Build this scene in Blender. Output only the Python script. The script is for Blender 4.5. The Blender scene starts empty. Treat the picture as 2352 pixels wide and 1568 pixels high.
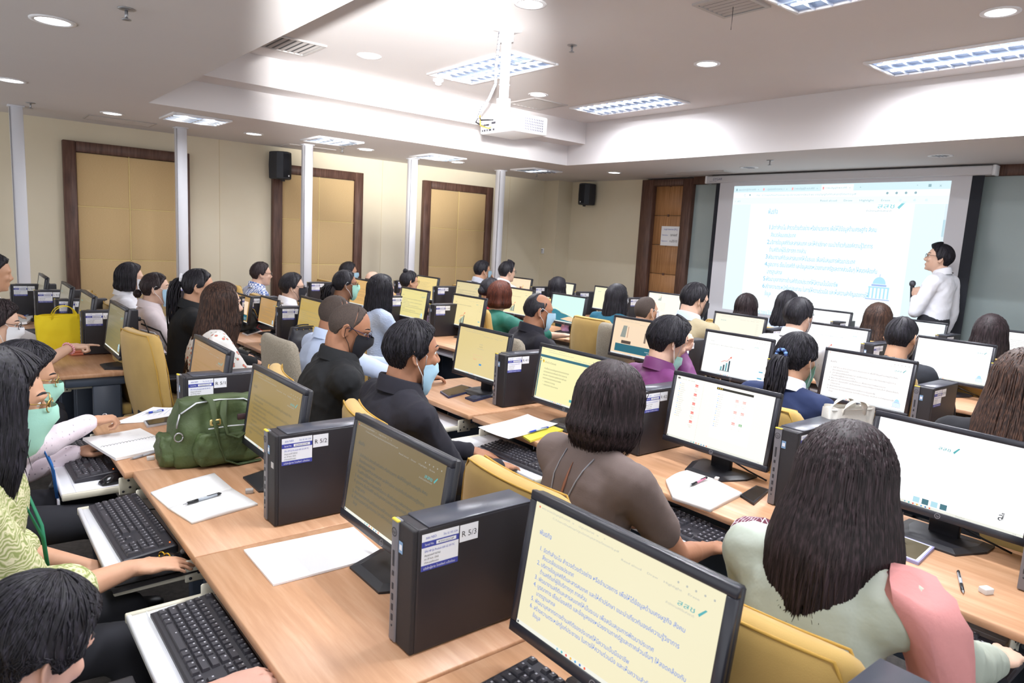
import bpy, bmesh, math, random
import numpy as np
from mathutils import Vector, Matrix, Euler
PI = math.pi
C = bpy.context.scene.collection
R_ = random.Random(7)

# ---------------------------------------------------------------- camera
F_PX, YAW, PITCH, ROLL = 1596.8, 0.88284444, 0.1471317, -0.05585731
EYE = np.array([0.0, 0.0, 1.75])
def _axes():
    f = np.array([math.cos(PITCH)*math.cos(YAW), math.cos(PITCH)*math.sin(YAW), -math.sin(PITCH)])
    rt = np.array([math.sin(YAW), -math.cos(YAW), 0.0]); dn = np.cross(f, rt)
    c, s = math.cos(ROLL), math.sin(ROLL)
    return c*rt + s*dn, -s*rt + c*dn, f
AX = _axes()
cam_d = bpy.data.cameras.new('camera'); cam = bpy.data.objects.new('camera', cam_d); C.objects.link(cam)
cam_d.sensor_fit = 'HORIZONTAL'; cam_d.sensor_width = 36.0; cam_d.lens = 36.0*F_PX/2352.0
cam_d.clip_start = 0.05; cam_d.clip_end = 60
m = Matrix.Identity(4)
for i in range(3):
    m[i][0] = AX[0][i]; m[i][1] = -AX[1][i]; m[i][2] = -AX[2][i]; m[i][3] = EYE[i]
cam.matrix_world = m
cam_d.dof.use_dof = True; cam_d.dof.focus_distance = 3.1; cam_d.dof.aperture_fstop = 7.0
bpy.context.scene.camera = cam

# ---------------------------------------------------------------- world, lights, exposure
sc = bpy.context.scene
sc.view_settings.view_transform = 'Standard'; sc.view_settings.look = 'None'
sc.view_settings.gamma = 1.0; sc.view_settings.use_curve_mapping = False
sc.view_settings.exposure = 0.27
sc.cycles.use_denoising = True
sc.cycles.max_bounces = 6; sc.cycles.diffuse_bounces = 4; sc.cycles.glossy_bounces = 3
sc.cycles.transmission_bounces = 4; sc.cycles.transparent_max_bounces = 6
sc.cycles.sample_clamp_indirect = 8
w = bpy.data.worlds.new('room_air'); sc.world = w; w.use_nodes = True
w.node_tree.nodes['Background'].inputs[0].default_value = (0.95, 0.97, 1.0, 1)
w.node_tree.nodes['Background'].inputs[1].default_value = 1.3
def area(name, loc, size, energy, col=(1, 1, 1), rot=(0, 0, 0), sy=None, shape='SQUARE', spread=PI):
    l = bpy.data.lights.new(name, 'AREA'); l.energy = energy; l.color = col; l.size = size; l.spread = spread
    l.shape = shape
    if sy: l.shape = 'RECTANGLE'; l.size_y = sy
    o = bpy.data.objects.new(name, l); C.objects.link(o); o.location = loc; o.rotation_euler = rot
    return o
LOWZ, TOPZ = 2.77, 3.30
COOL = (0.93, 0.95, 1.0)
TROFFERS_UP = [(4.03, 5.46), (6.03, 5.54), (6.07, 2.17), (4.1, 1.95), (2.2, 1.2)]
TROFFERS_LOW = [(2.05, 7.74), (3.62, 7.95), (5.2, 8.1), (6.9, 8.05)]
for k, (x, y) in enumerate(TROFFERS_UP):
    for dx in (-0.125, 0.125): area('tube_light', (x+dx, y, TOPZ-0.0085), 0.024, 36, COOL, sy=1.19)
for k, (x, y) in enumerate(TROFFERS_LOW[:3]):
    for dx in (-0.125, 0.125): area('tube_light', (x+dx, y, LOWZ-0.0085), 0.024, 6, COOL, sy=0.44)
area('tube_light', (0.3, 2.6, LOWZ-0.03), 0.5, 26, COOL, sy=1.2)
area('tube_light', (0.3, -0.6, LOWZ-0.03), 0.5, 26, COOL, sy=1.2)
# the photographer's flash, bounced off the raised ceiling
fl = bpy.data.lights.new('camera_flash', 'SPOT'); fl.energy = 5600; fl.spot_size = math.radians(25); fl.spot_blend = 0.8
fl.shadow_soft_size = 0.05; fl.color = (1, 0.99, 0.97)
flo = bpy.data.objects.new('camera_flash', fl); C.objects.link(flo); flo.location = (0.02, 0.03, 1.93)
flo.rotation_euler = Vector((0.531, 0.908, 0.187)).to_track_quat('-Z', 'Y').to_euler()
# ---------------------------------------------------------------- picking helpers (pixel of the 2352x1568 frame -> world)
def ray(u, v): return AX[0]*(u-1176)/F_PX + AX[1]*(v-784)/F_PX + AX[2]
def on_z(u, v, z): d = ray(u, v); return EYE + d*(z-EYE[2])/d[2]
def on_x(u, v, x): d = ray(u, v); return EYE + d*x/d[0]
def on_y(u, v, y): d = ray(u, v); return EYE + d*y/d[1]

# ---------------------------------------------------------------- materials
MATS = {}
def S(h):
    h = h.lstrip('#'); v = [int(h[i:i+2], 16)/255 for i in (0, 2, 4)]
    return tuple(((c+0.055)/1.055)**2.4 if c > 0.04045 else c/12.92 for c in v)
def mat(name, col=None, rough=0.5, metal=0.0, spec=0.5, bump=None, var=None, emit=None, trans=0, coat=0, sheen=0, alpha=1):
    """bump = (scale, strength, distance); var = (scale, colour2)"""
    if name in MATS: return MATS[name]
    m = bpy.data.materials.new(name); m.use_nodes = True; MATS[name] = m
    nt = m.node_tree; b = nt.nodes['Principled BSDF']; L = nt.links
    if isinstance(col, str): col = S(col)
    b.inputs['Base Color'].default_value = (*col, 1); b.inputs['Roughness'].default_value = rough
    b.inputs['Metallic'].default_value = metal; b.inputs['Specular IOR Level'].default_value = spec
    if trans: b.inputs['Transmission Weight'].default_value = trans
    if coat: b.inputs['Coat Weight'].default_value = coat
    if sheen: b.inputs['Sheen Weight'].default_value = sheen
    if alpha < 1: b.inputs['Alpha'].default_value = alpha
    tc = None
    if bump or var: tc = nt.nodes.new('ShaderNodeTexCoord')
    if var:
        n = nt.nodes.new('ShaderNodeTexNoise'); n.inputs['Scale'].default_value = var[0]; n.inputs['Detail'].default_value = 4
        c2 = S(var[1]) if isinstance(var[1], str) else var[1]
        mx = nt.nodes.new('ShaderNodeMix'); mx.data_type = 'RGBA'
        mx.inputs[6].default_value = (*col, 1); mx.inputs[7].default_value = (*c2, 1)
        mp = nt.nodes.new('ShaderNodeMapping'); mp.inputs['Scale'].default_value = var[2] if len(var) > 2 else (1, 1, 1)
        L.new(tc.outputs['Object'], mp.inputs[0]); L.new(mp.outputs[0], n.inputs['Vector'])
        rp = nt.nodes.new('ShaderNodeValToRGB'); rp.color_ramp.elements[0].position = 0.35; rp.color_ramp.elements[1].position = 0.65
        L.new(n.outputs['Fac'], rp.inputs[0]); L.new(rp.outputs[0], mx.inputs[0]); L.new(mx.outputs[2], b.inputs['Base Color'])
    if bump:
        n = nt.nodes.new('ShaderNodeTexNoise'); n.inputs['Scale'].default_value = bump[0]; n.inputs['Detail'].default_value = 3
        mp = nt.nodes.new('ShaderNodeMapping'); mp.inputs['Scale'].default_value = bump[3] if len(bump) > 3 else (1, 1, 1)
        bp = nt.nodes.new('ShaderNodeBump'); bp.inputs['Strength'].default_value = bump[1]; bp.inputs['Distance'].default_value = bump[2]
        L.new(tc.outputs['Object'], mp.inputs[0]); L.new(mp.outputs[0], n.inputs['Vector']); L.new(n.outputs['Fac'], bp.inputs['Height']); L.new(bp.outputs[0], b.inputs['Normal'])
    if emit:
        e = S(emit[0]) if isinstance(emit[0], str) else emit[0]
        b.inputs['Emission Color'].default_value = (*e, 1); b.inputs['Emission Strength'].default_value = emit[1]
    return m
def glow(hexc, k=1.0):
    n = 'screen_light_%s_%d' % (hexc, int(k*100))
    if n in MATS: return MATS[n]
    m = mat(n, (0.01, 0.01, 0.01), 0.3, emit=(hexc, k)); return m
def rampmat(name, tex, cols, pos, rough=0.6, scale=(1, 1, 1), coord='Object', bump=0, spec=0.4, interp='LINEAR', **kw):
    if name in MATS: return MATS[name]
    m = bpy.data.materials.new(name); m.use_nodes = True; MATS[name] = m
    nt = m.node_tree; b = nt.nodes['Principled BSDF']; L = nt.links
    b.inputs['Roughness'].default_value = rough; b.inputs['Specular IOR Level'].default_value = spec
    tc = nt.nodes.new('ShaderNodeTexCoord'); mp = nt.nodes.new('ShaderNodeMapping'); mp.inputs['Scale'].default_value = scale
    L.new(tc.outputs[coord], mp.inputs[0])
    t = nt.nodes.new(tex); L.new(mp.outputs[0], t.inputs['Vector'])
    for k, v in kw.items():
        if hasattr(t, k): setattr(t, k, v)
        else: t.inputs[k.replace('_', ' ')].default_value = v
    rp = nt.nodes.new('ShaderNodeValToRGB'); rp.color_ramp.interpolation = interp
    while len(rp.color_ramp.elements) < len(cols): rp.color_ramp.elements.new(0.5)
    for e, c, p in zip(rp.color_ramp.elements, cols, pos): e.position = p; e.color = (*S(c), 1)
    out = t.outputs.get('Fac') or t.outputs.get('Distance') or t.outputs[0]
    if tex == 'ShaderNodeTexVoronoi': out = t.outputs['Distance']
    L.new(out, rp.inputs[0]); L.new(rp.outputs[0], b.inputs['Base Color'])
    if bump:
        bp = nt.nodes.new('ShaderNodeBump'); bp.inputs['Strength'].default_value = bump; bp.inputs['Distance'].default_value = 0.002
        L.new(out, bp.inputs['Height']); L.new(bp.outputs[0], b.inputs['Normal'])
    return m

WOOD = rampmat('beech_laminate', 'ShaderNodeTexNoise', ['bd8e6a', 'c99a76', 'd3a886'], [0.3, 0.52, 0.72], 0.42, (28, 2.2, 8), Scale=1.6, Detail=6, Roughness=0.6, spec=0.5)
DARKWOOD = rampmat('dark_walnut', 'ShaderNodeTexNoise', ['4a332c', '5d4238', '6e5246'], [0.3, 0.5, 0.72], 0.45, (20, 20, 2), Scale=2.2, Detail=5)
ZEBRA = rampmat('zebrano_veneer', 'ShaderNodeTexNoise', ['94673f', 'ab7b50', 'c09064'], [0.35, 0.5, 0.62], 0.4, (1, 110, 1.2), Scale=1.4, Detail=2)
WALL = mat('beige_wallpaper', 'e0d6bf', 0.85, bump=(220, 0.25, 0.001), var=(1.2, 'dcd1b8'))
PANEL = mat('mustard_fabric_panel', 'd3b688', 0.9, bump=(90, 0.5, 0.002, (1, 1, 8)), var=(60, 'caac7c', (1, 1, 8)))
PIPING = mat('pale_piping', 'ead494', 0.7)
CEIL = mat('white_ceiling_paint', 'dcd8d8', 0.9, var=(0.7, 'd8d4d5'))
CARPET = mat('grey_carpet', '4c4744', 0.95, bump=(300, 0.5, 0.004), var=(40, '3d3937'))
WHITE = mat('white_enamel', 'eeeef2', 0.4)
POSTM = mat('pale_grey_post', 'dcdde4', 0.45)
BLACK = mat('black_plastic', '26262b', 0.42, bump=(500, 0.1, 0.0005))
BEZEL = mat('bezel_plastic', '2b2c34', 0.33)
PCM = mat('computer_steel_black', '26242a', 0.42, metal=0.0, bump=(900, 0.08, 0.0003))
PCTOP = mat('computer_cover_grey', '484a54', 0.3)  # lighter bluish tone paints the sheen of light on tower tops
GREYP = mat('grey_plastic', '8b8a90', 0.45)
STEEL = mat('brushed_steel', 'a8a9ad', 0.35, metal=0.8)
DESKM = mat('blue_grey_steel', '47505f', 0.45)
TRAY = mat('white_tray', 'e8eaf0', 0.4)
IVORY = mat('ivory_steel', 'd9d5c4', 0.4)
KEYM = mat('key_plastic', '3c3b42', 0.45)
KEYB = mat('keyboard_shell', '2d2c33', 0.45)
LEGEND = mat('key_print', 'b5b5bd', 0.6)
MUSTARD = mat('mustard_upholstery', 'c2a05c', 0.85, bump=(420, 0.35, 0.001), var=(7, 'b99855'), sheen=0.2)
GREYUP = mat('oatmeal_upholstery', 'a89f8f', 0.95, bump=(260, 0.8, 0.002), var=(160, '8d8576'))
PAPER = mat('white_paper', 'f4f4f6', 0.7)
PAPERL = mat('ruled_paper', 'f0f0f0', 0.7)
GLASSF = mat('frosted_glass', 'a5b3b4', 0.25, spec=0.6, var=(0.8, '9dabab'))
SHEET = mat('screen_sheet', 'dcdce2', 0.8)
CASEM = mat('screen_case', 'd3d2d6', 0.5)
STICK = mat('sticker_white', 'eceef4', 0.5)
STBLUE = mat('sticker_blue', '3b45a0', 0.5)
INK = mat('ink_dark', '33343a', 0.6)
INKB = mat('ink_blue', '3a4fb0', 0.6)
CHIP = mat('badge_blue', '7fa3c8', 0.4)
YEL = mat('yellow_film', 'd8c33c', 0.4)
CABLE = mat('black_cable', '1c1c20', 0.5)
WCABLE = mat('white_cable', 'cfcfd4', 0.5)
LAMP = mat('lamp_diffuser', 'ffffff', 0.5, emit=((0.95, 0.96, 1.0), 7.0))
TUBEM = mat('fluorescent_tube', 'ffffff', 0.5, emit=((0.92, 0.96, 1.0), 4.0))
LOUV = mat('mirror_louvre', 'dfe6f2', 0.12, metal=0.9)
TROFF = mat('troffer_reflector', '8fa4c8', 0.3, metal=0.6, emit=((0.55, 0.7, 1.0), 0.12))  # faint blue emission stands in for tube light mirrored by the pan

# ---------------------------------------------------------------- mesh builder
class MB:
    def __init__(s): s.v = []; s.f = []; s.mi = []; s.ms = []; s.sm = []
    def m(s, mt):
        if mt is None: mt = WHITE
        if mt not in s.ms: s.ms.append(mt)
        return s.ms.index(mt)
    def add(s, vs, fs, mt=None, smooth=False, M=None):
        o = len(s.v); i = s.m(mt)
        if M is not None: vs = [tuple(M @ Vector(p)) for p in vs]
        s.v += [tuple(p) for p in vs]; s.f += [tuple(o+k for k in f) for f in fs]
        s.mi += [i]*len(fs); s.sm += [smooth]*len(fs); return s
    def box(s, x0, x1, y0, y1, z0, z1, mt=None, M=None):
        vs = [(x, y, z) for x in (x0, x1) for y in (y0, y1) for z in (z0, z1)]
        return s.add(vs, [(0, 1, 3, 2), (4, 6, 7, 5), (0, 4, 5, 1), (2, 3, 7, 6), (0, 2, 6, 4), (1, 5, 7, 3)], mt, M=M)
    def rbox(s, x0, x1, y0, y1, z0, z1, r, mt=None, seg=2, M=None, smooth=True):
        bm = bmesh.new(); bmesh.ops.create_cube(bm, size=1)
        for v in bm.verts: v.co = Vector(((x0+x1)/2+v.co.x*(x1-x0), (y0+y1)/2+v.co.y*(y1-y0), (z0+z1)/2+v.co.z*(z1-z0)))
        bmesh.ops.bevel(bm, geom=list(bm.edges)+list(bm.verts), offset=r, segments=seg, profile=0.7, affect='EDGES')
        bm.verts.index_update()
        vs = [tuple(v.co) for v in bm.verts]; fs = [tuple(v.index for v in f.verts) for f in bm.faces]; bm.free()
        return s.add(vs, fs, mt, smooth, M)
    def loft(s, rings, mt=None, closed=True, caps=True, smooth=True, M=None):
        n = len(rings[0]); vs = [p for r in rings for p in r]; fs = []
        for i in range(len(rings)-1):
            for j in range(n if closed else n-1):
                k = (j+1) % n; fs.append((i*n+j, i*n+k, (i+1)*n+k, (i+1)*n+j))
        if caps: fs.append(tuple(range(n-1, -1, -1))); fs.append(tuple((len(rings)-1)*n+j for j in range(n)))
        return s.add(vs, fs, mt, smooth, M)
    def tube(s, pts, r, mt=None, n=6, M=None, flat=1.0):
        pts = [Vector(p) for p in pts]; rings = []
        rr = r if isinstance(r, (list, tuple)) else [r]*len(pts)
        up = Vector((0, 0, 1))
        for i, p in enumerate(pts):
            d = (pts[min(i+1, len(pts)-1)]-pts[max(i-1, 0)])
            if d.length < 1e-9: d = Vector((0, 0, 1))
            d.normalize()
            a = d.cross(up)
            if a.length < 1e-3: a = d.cross(Vector((0, 1, 0)))
            a.normalize(); b = d.cross(a)
            rings.append([tuple(p+a*math.cos(t)*rr[i]+b*math.sin(t)*rr[i]*flat) for t in [2*PI*k/n for k in range(n)]])
        return s.loft(rings, mt, M=M)
    def cyl(s, x, y, z0, z1, r, mt=None, n=16, r1=None, M=None, smooth=True):
        r1 = r if r1 is None else r1
        return s.loft([[(x+q*math.cos(2*PI*k/n), y+q*math.sin(2*PI*k/n), z) for k in range(n)] for q, z in ((r, z0), (r1, z1))], mt, M=M, smooth=smooth)
    def lathe(s, prof, mt=None, n=16, M=None):
        return s.loft([[(r*math.cos(2*PI*k/n), r*math.sin(2*PI*k/n), z) for k in range(n)] for r, z in prof], mt, M=M)
    def ell(s, c, r, mt=None, n=12, k=8, M=None, rot=None):
        rings = []
        R = rot if rot is not None else Matrix.Identity(3)
        for i in range(1, k):
            a = PI*i/k
            rings.append([tuple(Vector(c)+R @ Vector((r[0]*math.sin(a)*math.cos(2*PI*j/n), r[1]*math.sin(a)*math.sin(2*PI*j/n), r[2]*math.cos(a)))) for j in range(n)])
        return s.loft(rings, mt, M=M)
    def prism(s, poly, z0, z1, mt=None, M=None):
        return s.loft([[(x, y, z) for x, y in poly] for z in (z0, z1)], mt, smooth=False, M=M)
    def build(s, name, parent=None, loc=None):
        me = bpy.data.meshes.new(name); me.from_pydata(s.v, [], s.f)
        for mt in s.ms: me.materials.append(mt)
        me.polygons.foreach_set('material_index', s.mi); me.polygons.foreach_set('use_smooth', s.sm)
        me.update()
        return place(name, me, parent, loc)
def place(name, me, parent=None, loc=None, rot=None):
    o = bpy.data.objects.new(name, me); C.objects.link(o)
    if parent is not None: o.parent = parent
    if loc is not None: o.location = loc
    if rot is not None: o.rotation_euler = rot
    return o
def tag(o, label=None, cat=None, group=None, kind=None):
    if label: o['label'] = label
    if cat: o['category'] = cat
    if group: o['group'] = group
    if kind: o['kind'] = kind
    return o
def thing(name, label, cat, loc=(0, 0, 0), rz=0, group=None):
    o = bpy.data.objects.new(name, None); C.objects.link(o); o.location = loc; o.rotation_euler = (0, 0, rz)
    o.empty_display_size = 0.1
    return tag(o, label, cat, group)
def copy_thing(root, loc, rz, label, group=None, name=None):
    def rec(o, parent):
        c = o.copy(); C.objects.link(c)
        if parent is not None: c.parent = parent
        for ch in [q for q in KIDS.get(o.name, [])]: rec(ch, c)
        return c
    if root.name not in KIDS: index_kids(root)
    r = rec(root, None); r.location = loc; r.rotation_euler = (0, 0, rz); r['label'] = label
    if group: r['group'] = group
    return r
KIDS = {}
def index_kids(o):
    KIDS[o.name] = list(o.children)
    for c in o.children: index_kids(c)
def smooth_autos(me): pass

TXT = {}
def text_geo(body, font=None, res=2):
    key = (body, res)
    if key in TXT: return TXT[key]
    cu = bpy.data.curves.new('t', 'FONT'); cu.body = body; cu.size = 1.0; cu.resolution_u = res
    o = bpy.data.objects.new('t', cu); C.objects.link(o)
    dg = bpy.context.evaluated_depsgraph_get(); dg.update()
    me = bpy.data.meshes.new_from_object(o.evaluated_get(dg))
    vs = [(v.co.x, v.co.y) for v in me.vertices]; fs = [tuple(p.vertices) for p in me.polygons]
    bpy.data.objects.remove(o); bpy.data.curves.remove(cu); bpy.data.meshes.remove(me)
    TXT[key] = (vs, fs); return vs, fs
class Flat:
    """flat print on a plane: local (a, b) runs to the viewer's right and up; M maps (a, b, c) to 3-D, c is the height off the sheet"""
    def __init__(s, M): s.mb = MB(); s.M = M; s.c = 0.0004
    def poly(s, pts, mt, lift=1):
        s.mb.add([(a, b, s.c*lift) for a, b in pts], [tuple(range(len(pts)))], mt, M=s.M)
    def rect(s, a0, b0, a1, b1, mt, lift=1): s.poly([(a0, b0), (a1, b0), (a1, b1), (a0, b1)], mt, lift)
    def text(s, body, a, b, size, mt, lift=2, width=None, skew=0, anchor='l'):
        vs, fs = text_geo(body)
        if not vs: return
        wx = max(v[0] for v in vs); k = size; kx = size if width is None else width/max(wx, 1e-6)
        off = -wx*kx if anchor == 'r' else (-wx*kx/2 if anchor == 'c' else 0)
        s.mb.add([(a+off+x*kx+skew*y*k, b+y*k, s.c*lift) for x, y in vs], fs, mt, M=s.M)
    def line(s, pts, w, mt, lift=2):
        for (a, b), (c, d) in zip(pts[:-1], pts[1:]):
            l = math.hypot(c-a, d-b) or 1; nx, ny = -(d-b)/l*w/2, (c-a)/l*w/2
            s.poly([(a+nx, b+ny), (a-nx, b-ny), (c-nx, d-ny), (c+nx, d+ny)], mt, lift)
    def disc(s, a, b, r, mt, lift=1, n=16): s.poly([(a+r*math.cos(2*PI*k/n), b+r*math.sin(2*PI*k/n)) for k in range(n)], mt, lift)
def planeM(origin, right, up):
    r = Vector(right).normalized(); u = Vector(up).normalized(); n = r.cross(u)
    M = Matrix.Identity(4)
    for i in range(3): M[i][0] = r[i]; M[i][1] = u[i]; M[i][2] = n[i]; M[i][3] = origin[i]
    return M
# ---------------------------------------------------------------- the room
YW, XF = 9.35, 8.45
def struct(mb, name, parent=None):
    o = mb.build(name, parent)
    if parent is None: tag(o, kind='structure')
    return o
struct(MB().box(-2.5, 9.2, -4.5, 9.8, -0.1, 0, CARPET), 'floor')
# left wall with three framed fabric panels
wl = MB().box(-2.5, 8.7, YW, YW+0.15, 0.78, 3.4, WALL)
wo = struct(wl, 'wall_left')
for x in (0.66, 2.75, 5.05, 7.45):
    MB().box(x, x+0.004, YW-0.002, YW, 0.8, LOWZ, mat('wall_joint', 'cdbb93', 0.9)).build('joint', wo)
struct(MB().box(-2.5, 8.3, YW-0.03, YW, 0.0, 0.78, ZEBRA).box(-2.5, 8.3, YW-0.04, YW, 0.76, 0.79, DARKWOOD), 'trim_1')
def wall_panel(x0, x1, lab):
    t = thing('acoustic_wall_panel', lab, 'wall panel', ((x0+x1)/2, YW, 0.5), 0, 'framed fabric panels on the beige wall')
    X0, X1 = x0-(x0+x1)/2, x1-(x0+x1)/2; zt = 2.55-0.5; f = 0.125
    MB().rbox(X0, X0+f, -0.085, 0, -0.3, zt, 0.006, DARKWOOD, 1).build('frame_stile', t)
    MB().rbox(X1-f, X1, -0.085, 0, -0.3, zt, 0.006, DARKWOOD, 1).build('frame_stile', t)
    MB().rbox(X0+f, X1-f, -0.085, 0, zt-0.115, zt, 0.006, DARKWOOD, 1).build('frame_rail', t)
    zs = [2.435, 1.84, 1.24, 0.64, 0.22]
    for i in range(4):
        for a, b in ((X0+f, 0.0), (0.0, X1-f)):
            MB().rbox(a+0.004, b-0.004, -0.05, -0.01, zs[i+1]-0.5+0.004, zs[i]-0.5-0.004, 0.008, PANEL, 2).build('fabric_pad', t)
    MB().box(-0.004, 0.004, -0.052, -0.01, -0.28, zt-0.115, PIPING).build('piping', t)
    for i in range(1, 4): MB().box(X0+f, X1-f, -0.052, -0.01, zs[i]-0.504, zs[i]-0.496, PIPING).build('piping', t)
wall_panel(1.07, 2.38, 'dark framed mustard fabric panel beside the second white post, widest in view')
wall_panel(3.41, 4.71, 'dark framed mustard fabric panel under the black wall speaker, behind a post')
wall_panel(5.73, 7.05, 'dark framed mustard fabric panel nearest the room corner')
# front wall
wf = MB().box(XF+0.1, XF+0.25, 7.3, 9.8, 0, 3.4, WALL).box(8.22, XF+0.12, 8.98, YW+0.01, 0, 3.0, WALL)
struct(wf, 'wall_front')
struct(MB().box(XF+0.14, XF+0.25, -4.5, 7.3, 0, 3.4, mat('wall_behind_glass', '8b9796', 0.8)), 'wall_front')
# door with frame
dt = tag(bpy.data.objects.new('door_1', None), kind='structure'); C.objects.link(dt)
MB().rbox(XF-0.02, XF+0.14, 7.08, 7.31, 0, 2.75, 0.008, DARKWOOD, 1).build('door_jamb', dt)
MB().rbox(XF-0.02, XF+0.14, 6.36, 6.53, 0, 2.75, 0.008, DARKWOOD, 1).build('door_jamb', dt)
MB().rbox(XF-0.02, XF+0.14, 6.53, 7.08, 2.65, 2.75, 0.008, DARKWOOD, 1).build('door_head', dt)
for k in range(6):
    z0 = 0.02+0.44*k
    lf = MB().rbox(XF+0.06, XF+0.1, 6.53, 7.08, z0, z0+0.434, 0.003, ZEBRA, 1).build('door_board', dt)
    MB().box(XF+0.052, XF+0.062, 6.795, 6.83, z0+0.42, z0+0.455, DARKWOOD).build('inlay_square', dt)
# glass partitions either side of the projection screen
def pane(n, y0, y1):
    o = MB().box(XF+0.06, XF+0.075, y0, y1, 0.02, 2.66, GLASSF).build('window_%d' % n); tag(o, kind='structure'); return o
pane(1, 5.72, 6.36); pane(2, 1.95, 3.1)
struct(MB().rbox(XF-0.01, XF+0.12, -1, 6.36, 2.66, 2.78, 0.006, DARKWOOD, 1), 'trim_2')
struct(MB().rbox(XF-0.01, XF+0.12, 1.72, 1.96, 0, 2.66, 0.006, DARKWOOD, 1), 'trim_3')
struct(MB().box(XF+0.06, XF+0.075, -1, 1.72, 0.02, 2.66, GLASSF), 'window_3')
# ceiling: low border, raised middle, beam
low = MB().box(-2.5, 1.49, -4.5, 9.5, LOWZ, LOWZ+0.12, CEIL).box(1.49, 6.65, 7.13, 9.5, LOWZ, LOWZ+0.12, CEIL)
low.box(6.65, 8.8, -4.5, 9.5, LOWZ, LOWZ+0.12, CEIL)
struct(low, 'ceiling')
up = MB().box(1.3, 6.8, -4.5, 7.3, TOPZ, TOPZ+0.1, CEIL)
up.box(1.37, 1.49, -4.5, 7.3, LOWZ+0.12, TOPZ, CEIL).box(6.65, 6.77, -4.5, 7.3, LOWZ+0.12, TOPZ, CEIL).box(1.49, 6.65, 7.13, 7.25, LOWZ+0.12, TOPZ, CEIL)
struct(up, 'ceiling')
struct(MB().box(1.49, 6.65, 6.8, 7.13, 3.03, TOPZ, CEIL), 'trim_4')
for k, (x, y, w_, d_, z) in enumerate([(1.55, 8.75, 0.62, 0.34, LOWZ), (3.75, 8.95, 0.6, 0.3, LOWZ), (0.68, 3.2, 0.6, 0.6, LOWZ)]):
    t = thing('access_hatch', ['white ceiling hatch above the widest fabric panel', 'white ceiling hatch over the wall speaker end', 'white ceiling hatch above the back desk row'][k], 'hatch', (x, y, z-0.006))
    MB().box(-w_/2, w_/2, -d_/2, d_/2, -0.001, 0.005, CEIL).build('hatch_panel', t)
    fr = MB()
    for a0, a1, b0, b1 in ((-w_/2-0.012, -w_/2, -d_/2-.012, d_/2+.012), (w_/2, w_/2+0.012, -d_/2-.012, d_/2+.012), (-w_/2, w_/2, -d_/2-0.012, -d_/2), (-w_/2, w_/2, d_/2, d_/2+0.012)):
        fr.box(a0, a1, b0, b1, -0.003, 0.005, mat('hatch_rim', 'b5aeaa', 0.7))
    fr.build('hatch_frame', t)
# white posts
for k, x in enumerate([0.62, 2.13, 3.61, 5.14, 6.7]):
    t = thing('white_post', ['white square ceiling post by the back row of the panelled side', 'white square post in front of the widest fabric panel', 'white square post beside the black wall speaker',
        'white square post with cable holes between two fabric panels', 'white square post behind the masked man touching his chin'][k], 'post', (x, 8.65, 0), 0, 'white posts along the panelled wall')
    MB().rbox(-0.055, 0.055, -0.055, 0.055, 0, LOWZ-0.01, 0.006, POSTM, 1).build('post_shaft', t)
    MB().rbox(-0.07, 0.07, -0.07, 0.07, LOWZ-0.012, LOWZ, 0.003, POSTM, 1).build('post_collar', t)
    MB().box(-0.058, -0.05, -0.058, -0.05, 0.01, LOWZ-0.02, GREYP).build('cable_cover', t)

# ---------------------------------------------------------------- ceiling fixtures
def troffer(x, y, z, w_, d_, lab, grp):
    """mirror louvre fluorescent fitting; w_ along x, d_ along y"""
    t = thing('fluorescent_fitting', lab, 'ceiling light', (x, y, z), 0, grp)
    fr = MB(); e = 0.03
    for a0, a1, b0, b1 in ((-w_/2-e, -w_/2, -d_/2-e, d_/2+e), (w_/2, w_/2+e, -d_/2-e, d_/2+e), (-w_/2, w_/2, -d_/2-e, -d_/2), (-w_/2, w_/2, d_/2, d_/2+e)):
        fr.rbox(a0, a1, b0, b1, -0.02, 0.0, 0.004, WHITE, 1)
    fr.build('fitting_frame', t)
    MB().box(-w_/2, w_/2, -d_/2, d_/2, -0.003, -0.001, TROFF).build('reflector', t)
    for a in (-w_/4, w_/4): MB().box(a-0.013, a+0.013, -d_/2+0.02, d_/2-0.02, -0.008, -0.003, TUBEM).build('tube', t)
    n = int(round(d_/0.11)); nb = n-1
    for k in range(1, n):
        yy = -d_/2+d_*k/n
        for a in (-w_/4, w_/4):
            M = Matrix.Translation((a, yy, 0))
            MB().add([(-w_/4+.004, -.003, -.004), (w_/4-.004, -.003, -.004), (w_/4-.004, -.001, -.026), (-w_/4+.004, -.001, -.026), (-w_/4+.004, .012, -.004), (w_/4-.004, .012, -.004), (w_/4-.004, .001, -.026), (-w_/4+.004, .001, -.026)],
                     [(0, 1, 2, 3), (4, 7, 6, 5), (3, 2, 6, 7), (0, 3, 7, 4), (1, 5, 6, 2)], LOUV, M=M).build('louvre_blade', t)
    MB().box(-0.006, 0.006, -d_/2, d_/2, -0.028, -0.004, LOUV).build('louvre_spine', t)
troffer(4.03, 5.46, TOPZ, 0.5, 1.25, 'mirror louvre fluorescent fitting hidden partly by the projector pole', 'raised ceiling fittings')
troffer(6.03, 5.54, TOPZ, 0.5, 1.25, 'mirror louvre fluorescent fitting between projector and front bulkhead', 'raised ceiling fittings')
troffer(6.07, 2.17, TOPZ, 0.5, 1.25, 'long mirror louvre fluorescent fitting above the projection screen side', 'raised ceiling fittings')
troffer(4.1, 1.95, TOPZ, 0.5, 1.25, 'fluorescent fitting cut off by the top edge beside the air grille', 'raised ceiling fittings')
for k, (x, y) in enumerate(TROFFERS_LOW):
    troffer(x, y, LOWZ, 0.5, 0.5, ['square fluorescent fitting above the widest fabric panel', 'square fluorescent fitting over the speaker end of the low ceiling', 'square fluorescent fitting near the fourth white post', 'square fluorescent fitting nearest the room corner'][k], 'low ceiling fittings')
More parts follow.
